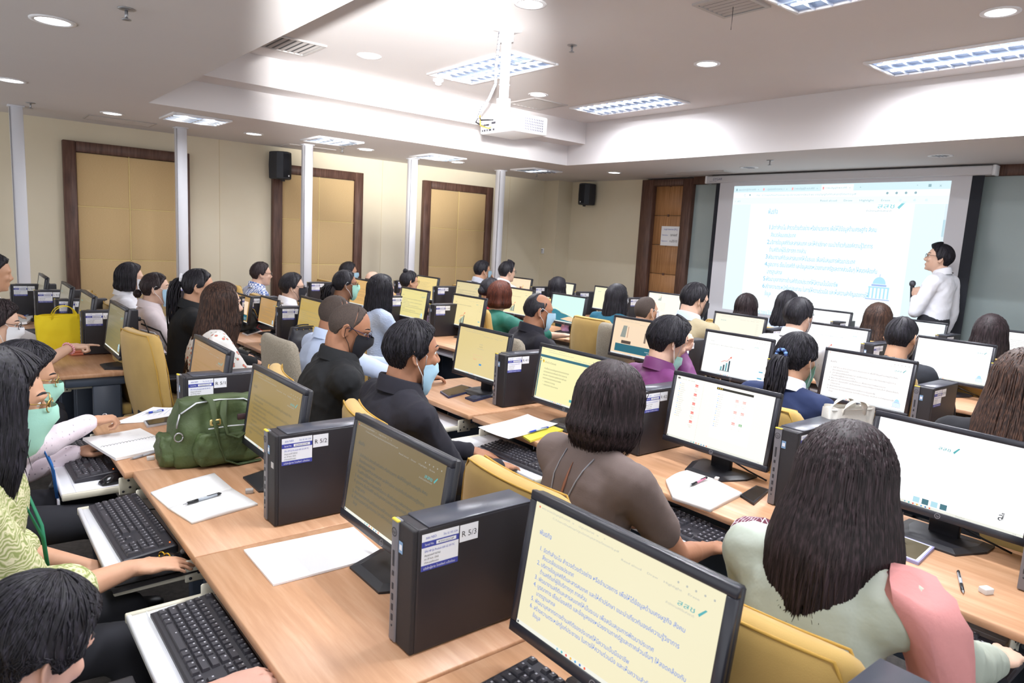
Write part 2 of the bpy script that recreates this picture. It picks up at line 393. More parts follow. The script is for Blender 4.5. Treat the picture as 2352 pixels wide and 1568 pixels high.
DL = [((121, 47), LOWZ, 'round downlight nearest the camera in the low ceiling'), ((25, 184), LOWZ, 'round downlight at the frame edge above the first post'), ((258, 260), LOWZ, 'round downlight above the widest fabric panel'),
      ((583, 307), LOWZ, 'round downlight between the second and third posts'), ((840, 343), LOWZ, 'round downlight under the second square fitting'), ((1050, 372), LOWZ, 'round downlight above the corner fabric panel'),
      ((1411, 396), LOWZ, 'round downlight near the dark door frame'), ((1218, 8), TOPZ, 'round downlight in the raised ceiling above the projector pole'), ((848, 128), TOPZ, 'round downlight glowing in the flash-lit ceiling'),
      ((1236, 217), TOPZ, 'round downlight behind the projector pole'), ((1624, 146), TOPZ, 'round downlight alone in the middle of the raised ceiling'), ((2298, 27), TOPZ, 'round downlight above the long fluorescent fitting')]
dl0 = None
for (px, z, lab) in DL:
    p = on_z(*px, z); r = 0.085
    if dl0 is None:
        dl0 = thing('downlight', lab, 'ceiling light', (p[0], p[1], z), 0, 'round downlights')
        MB().lathe([(0.11, 0), (0.11, -0.006), (0.085, -0.008), (0.08, 0.0)], WHITE, 24).build('trim_ring', dl0)
        MB().lathe([(0.0, -0.004), (0.05, -0.006), (0.082, -0.004), (0.082, -0.001)], LAMP, 24).build('diffuser', dl0)
    else: copy_thing(dl0, (p[0], p[1], z), 0, lab, 'round downlights')
for k, px in enumerate([(1720, 384), (2160, 357)]):
    p = on_z(*px, LOWZ)
    t = thing('unlit_downlight', ['unlit recessed downlight above the door side of the screen', 'unlit recessed downlight above the presenter'][k], 'ceiling light', (p[0], p[1], LOWZ))
    MB().lathe([(0.11, 0), (0.11, -0.006), (0.085, -0.008), (0.08, 0.0)], WHITE, 24).build('trim_ring', t)
    MB().lathe([(0.0, -0.002), (0.08, -0.002), (0.08, 0.0)], mat('lamp_recess', '6a6460', 0.4), 20).build('recess', t)
    for a in (-0.03, 0.0, 0.03): MB().box(-0.07, 0.07, a-0.006, a+0.006, -0.008, -0.002, LOUV).build('baffle', t)
def sprinkler(px, z, lab):
    p = on_z(*px, z); t = thing('sprinkler', lab, 'sprinkler', (p[0], p[1], z), 0, 'ceiling sprinklers')
    MB().lathe([(0.04, 0), (0.04, -0.004), (0.015, -0.008)], STEEL, 14).build('escutcheon', t)
    MB().cyl(0, 0, -0.05, -0.005, 0.008, STEEL, 8).build('stem', t)
    MB().lathe([(0.022, -0.05), (0.022, -0.054), (0.002, -0.056)], STEEL, 12).build('deflector', t)
for q, z, l in (((290, 20), LOWZ, 'sprinkler head nearest the camera in the low ceiling'), ((70, 236), LOWZ, 'sprinkler head by the first white post'), ((786, 340), LOWZ, 'sprinkler head beside the second square fitting'), ((1233, 398), LOWZ, 'sprinkler head by the room corner'),
                ((1314, 104), TOPZ, 'sprinkler head in the raised ceiling beside the projector pole'), ((1769, 368), LOWZ, 'sprinkler head above the screen case')): sprinkler(q, z, l)
p = on_z(1007, 182, TOPZ)
t = thing('smoke_detector', 'white smoke detector on the flash-lit ceiling', 'detector', (p[0], p[1], TOPZ))
MB().lathe([(0.055, 0), (0.055, -0.02), (0.04, -0.03)], WHITE, 18).build('detector_base', t)
MB().lathe([(0.03, -0.03), (0.032, -0.05), (0.018, -0.06), (0.002, -0.062)], WHITE, 18).build('sensor_dome', t)
def grille(x, y, z, w_, d_, lab, n=6, string=False):
    t = thing('air_grille', lab, 'air vent', (x, y, z), 0, 'ceiling air grilles'); e = 0.025; fr = MB()
    for a0, a1, b0, b1 in ((-w_/2-e, -w_/2, -d_/2-e, d_/2+e), (w_/2, w_/2+e, -d_/2-e, d_/2+e), (-w_/2, w_/2, -d_/2-e, -d_/2), (-w_/2, w_/2, d_/2, d_/2+e)):
        fr.box(a0, a1, b0, b1, -0.014, 0.0, mat('grille_paint', 'bdb8b6', 0.5))
    fr.build('grille_frame', t)
    MB().box(-w_/2, w_/2, -d_/2, d_/2, -0.002, -0.0005, mat('duct_dark', '5a5b5e', 0.8)).build('duct_opening', t)
    for k in range(n):
        a = -w_/2+w_*(k+0.5)/n
        MB().add([(a-.012, -d_/2, -.002), (a+.006, -d_/2, -.013), (a+.006, d_/2, -.013), (a-.012, d_/2, -.002), (a-.010, -d_/2, -.001), (a+.008, -d_/2, -.012), (a+.008, d_/2, -.012), (a-.010, d_/2, -.001)],
                 [(0, 1, 2, 3), (4, 7, 6, 5), (1, 5, 6, 2)], mat('grille_paint')).build('slat', t)
    if string: MB().tube([(0.02, 0, -0.01), (0.03, 0.005, -0.08), (0.02, 0.0, -0.15)], 0.002, CABLE, 4).build('pull_string', t)
grille(3.98, 2.83, TOPZ, 0.3, 0.3, 'small air grille with a dangling string in the raised ceiling', 6, True)
grille(5.4, 6.35, TOPZ, 0.45, 0.45, 'air grille beyond the projector near the beam', 8)
grille(2.4, 6.2, TOPZ, 0.45, 0.45, 'air grille by the near edge of the raised ceiling', 8)
grille(8.0, 5.95, LOWZ, 0.2, 0.9, 'long air grille above the door and screen case', 4)

# projector
p = on_z(1165, 68, TOPZ)
t = thing('ceiling_projector', 'white ceiling projector hanging on a square pole', 'projector', (p[0], p[1], TOPZ))
MB().rbox(-0.09, 0.09, -0.07, 0.07, -0.012, 0, 0.003, WHITE, 1).build('ceiling_plate', t)
MB().rbox(-0.03, 0.03, -0.05, 0.05, -0.09, -0.01, 0.004, WHITE, 1).build('upper_bracket', t)
pl = MB().rbox(-0.028, 0.028, -0.028, 0.028, -0.6, -0.02, 0.004, WHITE, 1).build('pole', t)
for z in (-0.22, -0.4): MB().box(-0.03, 0.03, -0.03, 0.03, z-0.003, z+0.003, POSTM).build('pole_band', pl)
MB().rbox(-0.04, 0.04, -0.04, 0.04, -0.62, -0.5, 0.004, WHITE, 1).build('lower_bracket', t)
bd = MB().rbox(-0.05, 0.29, -0.2, 0.22, -0.755, -0.62, 0.02, WHITE, 3).build('projector_body', t)
g = MB()
for i in range(11):
    for j in range(5): g.box(0.06+i*0.017, 0.069+i*0.017, -0.2015, -0.199, -0.735+j*0.019, -0.722+j*0.019, mat('vent_dark', '77788a', 0.6))
tag(g.build('side_vents', bd), kind='stuff')
g = MB()
for i, (yy, w2, zz) in enumerate([(0.19, .012, -.74), (0.165, .02, -.74), (0.13, .014, -.74), (0.1, .03, -.74), (0.05, .02, -.74), (0.17, .02, -.7), (0.13, .03, -.7), (0.07, .05, -.69)]):
    g.box(-0.053, -0.049, yy-w2, yy, zz, zz+0.016, mat('port_dark', '3a3a42', 0.5))
g.build('rear_ports', bd)
MB().lathe([(0.04, 0), (0.045, 0.02), (0.038, 0.03), (0.0, 0.022)], BLACK, 18, M=Matrix.Translation((0.285, 0.1, -0.69)) @ Matrix.Rotation(PI/2, 4, 'Y')).build('lens', t)
cabp = [(-0.02, 0.06, 0), (-0.05, 0.03, -0.1), (-0.06, 0.035, -0.25), (-0.055, 0.04, -0.4), (-0.07, 0.09, -0.5), (-0.08, 0.17, -0.57), (-0.085, 0.2, -0.63), (-0.07, 0.17, -0.69)]
cb = MB().tube(cabp, 0.011, mat('cable_wrap', 'b9bcc8', 0.5), 8).build('cable_bundle', t)
for i in range(26):
    k = i/26*(len(cabp)-1); a = Vector(cabp[int(k)]).lerp(Vector(cabp[min(int(k)+1, len(cabp)-1)]), k-int(k))
    MB().ell(a, (0.0135, 0.0135, 0.004), mat('cable_spiral', '4a4c58', 0.5), 8, 4).build('spiral_turn', cb)
for j, pts in enumerate([[(-0.08, 0.2, -0.62), (-0.1, 0.21, -0.67), (-0.07, 0.16, -0.70), (-0.05, 0.13, -0.69)], [(-0.08, 0.19, -0.63), (-0.1, 0.14, -0.66), (-0.07, 0.08, -0.66), (-0.05, 0.05, -0.66)], [(-0.085, 0.18, -0.62), (-0.09, 0.16, -0.7), (-0.055, 0.1, -0.72), (-0.05, 0.07, -0.71)]]):
    MB().tube(pts, 0.006, [CABLE, CABLE, mat('ochre_cable', 'b08a3c', 0.5)][j], 6).build('plug_cable', t)

# wall speakers
def speaker(loc, rz, lab):
    t = thing('wall_speaker', lab, 'speaker', loc, rz)
    prof = [(-0.11, -0.12), (-0.11, 0.02), (-0.07, 0.09), (0, 0.115), (0.07, 0.09), (0.11, 0.02), (0.11, -0.12)]
    rings = []
    for z, k in ((-0.175, 0.88), (-0.165, 1), (0.0, 1.04), (0.165, 1), (0.175, 0.88)):
        rings.append([(x*k, y*k, z) for x, y in prof])
    MB().loft(rings, mat('speaker_shell', '23252e', 0.5), smooth=False).build('cabinet', t)
    rings = [[(x*0.93*k, (y if y > 0.01 else 0.03)*1.0*k+0.006, z) for x, y in prof[1:-1]] for z, k in ((-0.15, .97), (0, 1.04), (0.15, .97))]
    MB().loft(rings, mat('speaker_grille', '1b1c24', 0.8, bump=(900, 0.6, 0.001)), closed=True, caps=True).build('grille', t)
    MB().box(-0.02, 0.02, 0.0, 0.03, -0.2, -0.172, BLACK).build('bracket', t)
    Flat(planeM((-0.02, 0.1, -0.15), (-1, 0, 0), (0, 0, 1))).mb
    f = MB().box(-0.012, 0.004, 0.112, 0.12, -0.14, -0.12, WHITE).build('badge', t)
speaker((3.49, 9.17, 2.52), PI*1.12, 'black wall speaker over the middle fabric panel')
p = on_x(1343, 446, 8.36)
speaker((8.38, float(p[1]), float(p[2])), PI/2, 'black wall speaker on the corner wall beside the door')
p = on_x(1230, 575, 8.19)
t = thing('wall_switch', 'small white control plate on the corner pier', 'switch', (8.2, float(min(p[1], 9.28)), float(p[2])))
MB().rbox(-0.002, 0.02, -0.03, 0.03, -0.045, 0.045, 0.004, WHITE, 1).build('switch_plate', t)
MB().box(-0.006, 0.0, -0.012, 0.012, 0.012, 0.028, INK).build('display', t); MB().box(-0.006, 0.0, -0.008, 0.008, -0.02, -0.01, INK).build('button', t)

# ---------------------------------------------------------------- projection screen
XS = 8.34
t = thing('projection_screen', 'pull-down projection screen lit with a slide of text', 'projection screen', (XS, 4.3, 0))
MB().rbox(-0.06, 0.06, -1.72, 1.72, 2.655, 2.75, 0.02, CASEM, 3).build('screen_case', t)
for s_ in (-1, 1): MB().rbox(-0.065, 0.065, s_*1.73-0.015, s_*1.73+0.015, 2.65, 2.755, 0.006, WHITE, 1).build('end_cap', t)
f = Flat(planeM((-0.0605, 1.62, 2.69), (0, -1, 0), (0, 0, 1)))
BRB = mat('maker_print', '24336e', 0.5)
f.text('GYGAR', 0.0, 0.0, 0.045, BRB, skew=0.2); f.text('PROJECTION SCREEN', -0.05, -0.018, 0.012, BRB); f.mb.build('maker_lettering', t)
MB().box(-0.004, 0.0, -1.53, 1.53, 0.5, 2.66, SHEET).build('screen_sheet', t)
BLK = mat('screen_border', '22252e', 0.8)
MB().box(-0.006, 0.001, 1.53, 1.59, 0.5, 2.66, BLK).build('side_border', t); MB().box(-0.006, 0.001, -1.64, -1.53, 0.5, 2.66, BLK).build('side_border', t)
MB().rbox(-0.02, 0.02, -1.6, 1.6, 0.47, 0.5, 0.01, BLK, 1).build('weight_bar', t)
def scr(u, v):  # pixel -> (a, b) in metres on the sheet
    q = on_x(u, v, XS-0.01); return 5.60-q[1], q[2]
YL, YR, ZB, ZT = 5.60, 2.96, 0.95, 2.61
lit = MB(); lit.add([(-0.0055, YL-4.3, ZB), (-0.0055, YR-4.3, ZB), (-0.0055, YR-4.3, ZT), (-0.0055, YL-4.3, ZT)], [(0, 1, 2, 3)], glow('f2fbfd', 1.0))
io = lit.build('projected_image', t)
f = Flat(planeM((-0.0056, YL-4.3, 0), (0, -1, 0), (0, 0, 1)))
W_ = YL-YR
f.rect(0, ZT-0.085, W_, ZT, glow('cfe8f0', .95)); f.rect(0, ZT-0.235, W_, ZT-0.155, glow('e6f6fa', .95))
f.rect(0.0, ZB, 0.28, ZT-0.24, glow('dff1f8', .95)); f.rect(W_-0.33, ZB, W_-0.03, ZT-0.24, glow('dcf0f7', .95))
f.rect(W_-0.028, ZB, W_, ZT-0.24, glow('d5e6ee', .95)); f.rect(W_-0.026, 2.02, W_-0.002, 2.2, glow('b5d3dd', .95), 2)
GT, GB, RD = glow('8aa9b2'), glow('7fc4dd'), glow('f0a0a4')
tabs = ['แผนแม่บทปฏิบัติการสถิติ', '1 ปฐมนิเทศข้าราชการ_1', '2 พระบัญญัติ พ.ศ.สถิติ', '3 พระบัญญัติ พ.ศ.สถิติ']
for k, tt in enumerate(tabs):
    a0 = 0.05+k*0.4
    if k == 3: f.rect(a0-0.03, ZT-0.085, a0+0.36, ZT-0.01, glow('f2fbfd', .95), 2)
    f.rect(a0-0.015, ZT-0.065, a0+0.005, ZT-0.035, GT if k == 0 else RD, 3); f.text(tt, a0+0.02, ZT-0.06, 0.03, GT, 3, width=0.26); f.text('x', a0+0.31, ZT-0.06, 0.03, GT, 3)
f.text('+', 1.68, ZT-0.06, 0.035, GT); f.text('-', 2.3, ZT-0.05, 0.05, GT); f.rect(2.42, ZT-0.06, 2.45, ZT-0.03, GT, 2); f.text('x', 2.53, ZT-0.06, 0.045, GT)
f.text('C', 0.16, ZT-0.135, 0.04, GT); f.disc(0.25, ZT-0.12, 0.012, GT)
f.text('File   C:/Users/Nso/Desktop/ปฐมนิเทศบุคลากรใหม่/3.พระราชบัญญัติสถิติแห่งชาติโครงการ.pdf', 0.35, ZT-0.135, 0.03, GT, width=1.3)
for a in (2.0, 2.1, 2.2, 2.3): f.disc(a, ZT-0.12, 0.014, GT)
f.text('1   of 5', 0.03, ZT-0.21, 0.03, GT)
f.text('Read aloud      Draw      Highlight      Erase', 1.22, ZT-0.21, 0.032, GT, width=0.82)
for a in (2.15, 2.3, 2.42): f.disc(a, ZT-0.2, 0.014, GT)
LOGO = glow('77c3cc'); LOGOG = glow('8a98a0')
MISSION = [('1.', 'จัดทำสำมะโน สำรวจด้วยตัวอย่าง หรืออำนวยการ เพื่อให้ได้ข้อมูลด้านเศรษฐกิจ สังคม'), ('', 'สิ่งแวดล้อมของประเทศ'), ('2.', 'บริการข้อมูลสถิติและสารสนเทศ และให้คำปรึกษา แนะนำเกี่ยวกับองค์ความรู้วิชาการ'),
           ('', 'ด้านสถิติแก่ผู้ใช้บริการทุก ภาคส่วน'), ('3.', 'พัฒนางานสถิติและสารสนเทศให้เป็นระบบ เพื่อสนับสนุนการพัฒนาประเทศ'), ('4.', 'บูรณาการ เชื่อมโยงสถิติ และข้อมูลของหน่วยงานภาครัฐและภาคส่วนอื่นๆ ให้สอดคล้องกับ'),
           ('', 'มาตรฐานสากล'), ('5.', 'พัฒนาบุคลากรทางด้านสถิติของประเทศให้มีความเป็นมืออาชีพ'), ('6.', 'สร้างความตระหนักรู้แก่ประชาชน ในการให้ความร่วมมือ และเห็นความสำคัญของการให้'), ('', 'ข้อมูล')]
MW = [1.0, 0.26, 0.985, 0.38, 0.85, 1.05, 0.16, 0.72, 1.0, 0.065]
def mission(f, a0, b_top, wide, step, mt, head=None):
    """the slide text: heading, six numbered items"""
    f.text('พันธกิจ', a0-0.02*wide, b_top, step*0.95, mt, width=0.095*wide)
    for k, (n_, s_) in enumerate(MISSION):
        b = b_top-step*2.1-step*1.02*k
        if n_: f.text(n_, a0, b, step*0.85, mt)
        f.text(s_, a0+0.032*wide, b, step*0.8, mt, width=wide*MW[k]*0.93)
a0, b0 = scr(1768, 491)
mission(f, a0, b0, 1.42, 0.093, glow('5fb4d8'))
a1, b1 = scr(2014, 478); f.text('สสช', a1, b1, 0.075, LOGO, width=0.19); f.poly([(a1+.24, b1-.01), (a1+.31, b1+.07), (a1+.28, b1+.075), (a1+.22, b1+.01)], LOGO)
f.text('สำนักงานสถิติแห่งชาติ', a1-0.12, b1-0.04, 0.03, LOGOG, width=0.28)
def building(f, a, b, k):
    A, B2 = glow('a9d8ea'), glow('9bb4e2')
    f.rect(a, b, a+1.0*k, b+0.04*k, B2, 2)
    for i in range(6): f.rect(a+0.1*k+i*0.155*k, b+0.06*k, a+0.17*k+i*0.155*k, b+0.5*k, A, 2)
    f.rect(a+0.08*k, b+0.5*k, a+0.95*k, b+0.56*k, A, 2); f.rect(a+0.2*k, b+0.58*k, a+0.82*k, b+0.66*k, B2, 2)
    f.poly([(a+(0.51+0.27*math.cos(PI*i/10))*k, b+(0.68+0.3*math.sin(PI*i/10))*k) for i in range(11)], A, 2)
    f.rect(a+0.5*k, b+0.97*k, a+0.525*k, b+1.1*k, B2, 2)
a2, b2 = scr(1986, 686); building(f, a2, b2, 0.27)
a3, b3 = scr(1740, 720); f.text('ราชบัญญัติสถิติ', a3, b3, 0.08, glow('9fd6e8'), width=0.5)
f.mb.build('slide_print', io)

# notice on the door
q = on_x(1539, 542, XF+0.05)
t = thing('paper_notice', 'white paper notice taped to the wooden door', 'notice', (XF+0.048, float(q[1]), float(q[2])))
MB().box(-0.002, 0.002, -0.17, 0.17, -0.145, 0.145, PAPER).build('paper_sheet', t)
f = Flat(planeM((-0.003, 0.17, -0.145), (0, -1, 0), (0, 0, 1)))
f.text('Login Internet [PC]', 0.05, 0.235, 0.032, INKB); f.text('Username :', 0.02, 0.15, 0.026, INKB, width=0.12); f.text('trninf', 0.18, 0.145, 0.055, INK); f.text('Password :', 0.02, 0.06, 0.026, INKB, width=0.12); f.text('ru3510', 0.17, 0.055, 0.05, INK)
f.mb.build('notice_print', t)
# the door panel behind the glass shows a small white lamp reflection strip holder
# ---------------------------------------------------------------- desks
DT = 0.75; DW = 0.885; DD = 0.66
def build_desk(tray_out):
    t = thing('computer_desk', 'x', 'desk')
    MB().rbox(0, DD, 0.002, DW-0.002, DT-0.028, DT, 0.003, WOOD, 1).build('desktop', t)
    for y0 in (0.03, DW-0.08):
        leg = MB().rbox(DD*0.38, DD*0.62, y0, y0+0.05, 0.03, DT-0.09, 0.006, DESKM, 1)
        leg.build('leg', t)
        MB().rbox(0.06, DD-0.03, y0-0.005, y0+0.055, 0, 0.035, 0.008, DESKM, 1).build('foot_bar', t)
        MB().rbox(0.1, DD-0.03, y0, y0+0.05, DT-0.088, DT-0.029, 0.004, DESKM, 1).build('top_rail', t)
        MB().rbox(DD*0.72, DD*0.76, y0+0.01, y0+0.04, 0.03, DT-0.09, 0.004, DESKM, 1).build('post', t)
    MB().box(DD*0.62, DD*0.64, 0.08, DW-0.08, 0.3, DT-0.09, DESKM).build('modesty_panel', t)
    x0 = -0.2 if tray_out else 0.06
    tr = MB().rbox(x0, x0+0.3, 0.115, DW-0.075, 0.646, 0.658, 0.004, TRAY, 1).rbox(x0, x0+0.014, 0.115, DW-0.075, 0.64, 0.664, 0.004, TRAY, 1)
    tr.box(x0+0.05, x0+0.053, 0.12, DW-0.08, 0.658, 0.6605, TRAY)
    tro = tr.build('keyboard_tray', t)
    for y0 in (0.1, DW-0.075):
        MB().rbox(x0, x0+0.34, y0, y0+0.016, 0.635, 0.662, 0.003, IVORY, 1).build('slide_rail', tro)
        br = MB().rbox(-0.005 if tray_out else 0.05, 0.085 if tray_out else 0.14, y0-0.008, y0, 0.625, 0.7, 0.004, IVORY, 1)
        for a, b in ((0.01, 0.64), (0.035, 0.655), (0.06, 0.64), (0.03, 0.685)):
            br.cyl(0, 0, 0, 0.002, 0.005, INK, 8, M=Matrix.Translation((a+(0 if tray_out else .055), y0-0.0085, b)) @ Matrix.Rotation(PI/2, 4, 'X'))
        br.build('slide_bracket', tro)
        MB().box(0.2, 0.26, y0-0.004, y0+0.02, 0.66, 0.723, IVORY).build('hanger', tro)
    return t
desk_out = build_desk(True); desk_in = build_desk(False)
RE = {5: 0.54, 4: 2.255, 3: 3.86, 2: 5.42, 1: 7.0}
LE = {5: 0.45, 4: 1.93, 3: 3.48, 2: 4.93, 1: 6.45}
ORD = {5: 'back row', 4: 'second row from the back', 3: 'middle row', 2: 'second row from the front', 1: 'front row'}
NTH = ['aisle-end', 'second', 'third', 'fourth', 'fifth', 'sixth']
used = set()
def put_desk(x, y, out, label):
    src = desk_out if out else desk_in
    if src.name not in used:
        used.add(src.name); src.location = (x, y, 0); src['label'] = label; src['group'] = 'beech topped computer desks'; return src
    return copy_thing(src, (x, y, 0), 0, label, 'beech topped computer desks')
index_kids(desk_out); index_kids(desk_in)
for r, tops in ((5, [2.985, 2.1, 1.215, 0.325]), (4, [3.09, 2.175, 1.29, 0.4]), (3, [3.03, 2.14, 1.25, 0.36]), (2, [3.1, 2.2, 1.3, 0.4]), (1, [3.0, 2.1, 1.2])):
    for k, y in enumerate(tops):
        put_desk(RE[r] - (0.03 if (r == 5 and k == 0) else 0), y, r in (5, 4) and k < 3, 'beech computer desk, %s of the %s on the screen side' % (NTH[k], ORD[r]))
for r in (5, 4, 3, 2, 1):
    for k in range(4):
        y = 5.03+0.89*k
        put_desk(LE[r], y, r == 4, 'beech computer desk, %s of the %s on the panelled wall side' % (NTH[k], ORD[r]))

# ---------------------------------------------------------------- computers (tower faces -x, side with stickers faces -y)
def hp_badge(M, r, mt, mb_mat):
    f = Flat(M); n = 20
    for k in range(n):
        a, b = 2*PI*k/n, 2*PI*(k+1)/n
        f.poly([(r*math.cos(a), r*math.sin(a)), (r*math.cos(b), r*math.sin(b)), (r*.8*math.cos(b), r*.8*math.sin(b)), (r*.8*math.cos(a), r*.8*math.sin(a))], mt)
    f.text('hp', -r*0.02, -r*0.33, r*1.05, mt, skew=0.25, anchor='c'); return f.mb
PCH, PCDp, PCW = 0.317, 0.36, 0.098
def make_pc(fine=True):
    t = thing('desktop_computer', 'x', 'computer')
    MB().rbox(0.012, PCDp, 0, PCW, 0.004, PCH, 0.006, PCM, 2).build('case', t)
    MB().rbox(0.04, PCDp, 0.0, PCW, PCH-0.001, PCH+0.004, 0.002, PCTOP, 1).build('cover', t)
    fp = MB().rbox(0, 0.014, 0.001, PCW*0.7, 0.004, PCH-0.001, 0.005, mat('honeycomb_front', '1f1e24', 0.5, bump=(700, 1.0, 0.002)), 2).build('front_panel', t)
    st = MB().rbox(-0.003, 0.014, PCW*0.7, PCW-0.001, 0.004, PCH+0.001, 0.004, mat('grey_front_strip', '77767c', 0.4), 2)
    sto = st.build('port_strip', t)
    MB().rbox(-0.004, 0.006, PCW*0.7, PCW, PCH-0.004, PCH+0.002, 0.002, YEL, 1).build('film_edge', sto)
    g = MB()
    for z, h in ((0.20, 0.04), (0.175, 0.012), (0.14, 0.016), (0.112, 0.016), (0.085, 0.016), (0.058, 0.016)):
        g.box(-0.0042, -0.002, PCW*0.85-0.003, PCW*0.85+0.004, z, z+h, INK)
    g.cyl(0, 0, 0, 0.001, 0.003, INK, 8, M=Matrix.Translation((-0.0032, PCW*0.85, 0.045)) @ Matrix.Rotation(-PI/2, 4, 'Y'))
    g.build('ports', sto)
    hp_badge(planeM((-0.0034, PCW*0.85, PCH-0.03), (0, -1, 0), (0, 0, 1)), 0.0115, INK, INK).build('badge', sto)
    f = Flat(planeM((-0.0004, PCW*0.66, PCH-0.075), (0, -1, 0), (0, 0, 1)))
    f.rect(0, 0, 0.018, 0.03, CHIP); f.rect(0.003, 0.008, 0.015, 0.022, STICK, 2); f.mb.build('processor_sticker', fp)
    # asset sticker on the side facing -y
    f = Flat(planeM((0.022, -0.0004, PCH-0.105), (1, 0, 0), (0, 0, 1)))
    f.rect(0, 0, 0.105, 0.092, STICK); f.rect(0, 0, 0.105, 0.014, STBLUE, 2); f.rect(0, 0.058, 0.105, 0.073, STBLUE, 2); f.rect(0.04, 0.061, 0.097, 0.07, STICK, 3)
    f.text('สสช NSO', 0.01, 0.079, 0.009, INKB, 3, width=0.03); f.text('โทร. 02 143 1234', 0.06, 0.079, 0.007, INKB, 3, width=0.04)
    f.text('Serial No.', 0.008, 0.063, 0.008, STICK, 3, width=0.026); f.text('4CE9310GCHP', 0.045, 0.0625, 0.008, INK, 4, width=0.045)
    f.text('ยี่ห้อ HP รุ่น Prodesk 600 G5 SFF PC', 0.008, 0.046, 0.0075, INKB, 3, width=0.085)
    f.text('สัญญาเลขที่ 027/62', 0.008, 0.036, 0.0065, INK, 3, width=0.045); f.text('ลว 29 พ.ย. 2562', 0.008, 0.027, 0.0065, INK, 3, width=0.04); f.text('กำหนดส่งมอบ', 0.008, 0.018, 0.0065, INK, 3, width=0.04)
    f.text('บริษัทผู้ขาย โทรศัพท์ แจ้งซ่อม', 0.006, 0.0035, 0.008, STICK, 3, width=0.09)
    f.mb.build('asset_sticker', t)
    MB().tube([(PCDp, 0.03, 0.25), (PCDp+0.04, 0.03, 0.24), (PCDp+0.07, 0.02, 0.15), (PCDp+0.05, 0.0, 0.04), (PCDp+0.02, -0.05, 0.008)], 0.005, CABLE, 5).build('power_cable', t)
    MB().rbox(PCDp-0.002, PCDp+0.02, 0.015, 0.05, 0.235, 0.265, 0.003, BLACK, 1).build('plug', t)
    return t
pc0 = make_pc(); index_kids(pc0); pc_used = []
def put_pc(px, x, label, seat='', z=None, xo=0):
    """px = upper front corner of the sticker side in the photograph; x = row plane"""
    q = on_x(px[0], px[1], x)
    loc = (x, float(q[1]), DT)
    o = copy_thing(pc0, loc, 0, label, 'black desktop computers') if pc_used else pc0
    if not pc_used: o.location = loc; o['label'] = label; o['group'] = 'black desktop computers'
    pc_used.append(o)
    if seat:
        f = Flat(planeM((0.13, -0.0004, PCH-0.058), (1, 0, 0), (0, 0, 1)))
        f.rect(0, 0, 0.055, 0.044, STICK); f.text(seat, 0.005, 0.013, 0.021, INK, 2, width=0.045); f.mb.build('seat_sticker', o)
    return o
put_pc((420, 869), 0.785, 'black computer tower labelled R 5/1 behind the green bag', 'R 5/1')
o2 = put_pc((632, 1000), 0.812, 'black computer tower labelled R 5/2 beside the open notebook', 'R 5/2')
MB().box(-0.0008, 0, 0.012, 0.034, PCH-0.115, PCH-0.095, mat('silver_label', 'b8b8b8', 0.4)).build('serial_label', o2)
put_pc((951, 1221), 0.812, 'black computer tower labelled R 5/3, largest one with the yellow film edge', 'R 5/3')
put_pc((1962, 1478), 0.86, 'black computer tower seen from above at the bottom edge behind the mustard chair', 'R 5/4')
put_pc((1161, 814), 2.53, 'black computer tower labelled R 4/1 beside the tablets', 'R 4/1')
put_pc((1478, 890), 2.53, 'black computer tower half hidden by the woman with the short brown bob', 'R 4/2')
put_pc((1836, 985), 2.53, 'black computer tower next to the white canvas tote', 'R 4/3')
put_pc((2455, 1200), 2.56, 'black computer tower cut off at the frame edge beside the blank slide monitor', 'R 4/4')
put_pc((1560, 783), 4.14, 'black computer tower behind the hand of the man in purple', 'R 3/1')
put_pc((1795, 826), 4.14, 'black computer tower behind the ponytail with the blue scrunchie', 'R 3/2')
put_pc((2147, 878), 4.14, 'black computer tower beside the mission text monitor of the middle row', 'R 3/3')
put_pc((1774, 757), 5.72, 'black computer tower before the man in the white dotted shirt', 'R 2/1')
put_pc((2006, 790), 5.72, 'black computer tower behind the crew cut man', 'R 2/2')
put_pc((2315, 833), 5.72, 'black computer tower in front of the woman in yellow', 'R 2/3')
put_pc((1928, 741), 7.27, 'black computer tower in the front row beside the brown haired woman', 'R 1/1')
put_pc((2175, 767), 7.27, 'black computer tower in the front row below the presenter', 'R 1/2')
put_pc((24, 651), 0.465, 'black computer tower labelled L 5/1 below the first white post', 'L 5/1')
put_pc((80, 666), 0.6, 'black computer tower labelled L 5/2 behind the quilted purse', 'L 5/2')
put_pc((128, 689), 0.67, 'black computer tower labelled L 5/3 behind the yellow tote', 'L 5/3')
put_pc((188, 713), 0.74, 'black computer tower labelled L 5/4 beside the pointing hand', 'L 5/4')
put_pc((394, 655), 1.95, 'black computer tower beyond the bun haired woman in a mask', 'L 4/4')
put_pc((551, 683), 2.12, 'black computer tower behind the black shoulder bag', 'L 4/5')
put_pc((643, 702), 2.17, 'black computer tower labelled L 4/6 beside the black handbag', 'L 4/6')
put_pc((712, 653), 3.52, 'black computer tower beyond the woman with a low curly ponytail', 'L 3/4')
put_pc((897, 674), 3.66, 'black computer tower behind the long straight black hair', 'L 3/5')
put_pc((998, 696), 3.69, 'black computer tower next to the yellow bar chart monitor', 'L 3/6')
put_pc((912, 648), 4.95, 'black computer tower by the woman with a top knot', 'L 2/3')
put_pc((1003, 661), 5.0, 'black computer tower left of the masked man touching his chin'.replace('left of', 'before'), 'L 2/4')
put_pc((1229, 659), 6.65, 'black computer tower beside the balding man in a black suit', 'L 1/4')
put_pc((1331, 669), 6.75, 'black computer tower between the teal wallpaper monitor and the pale one', 'L 1/5')
put_pc((1447, 683), 6.85, 'black computer tower beside the woman in a teal top', 'L 1/6')

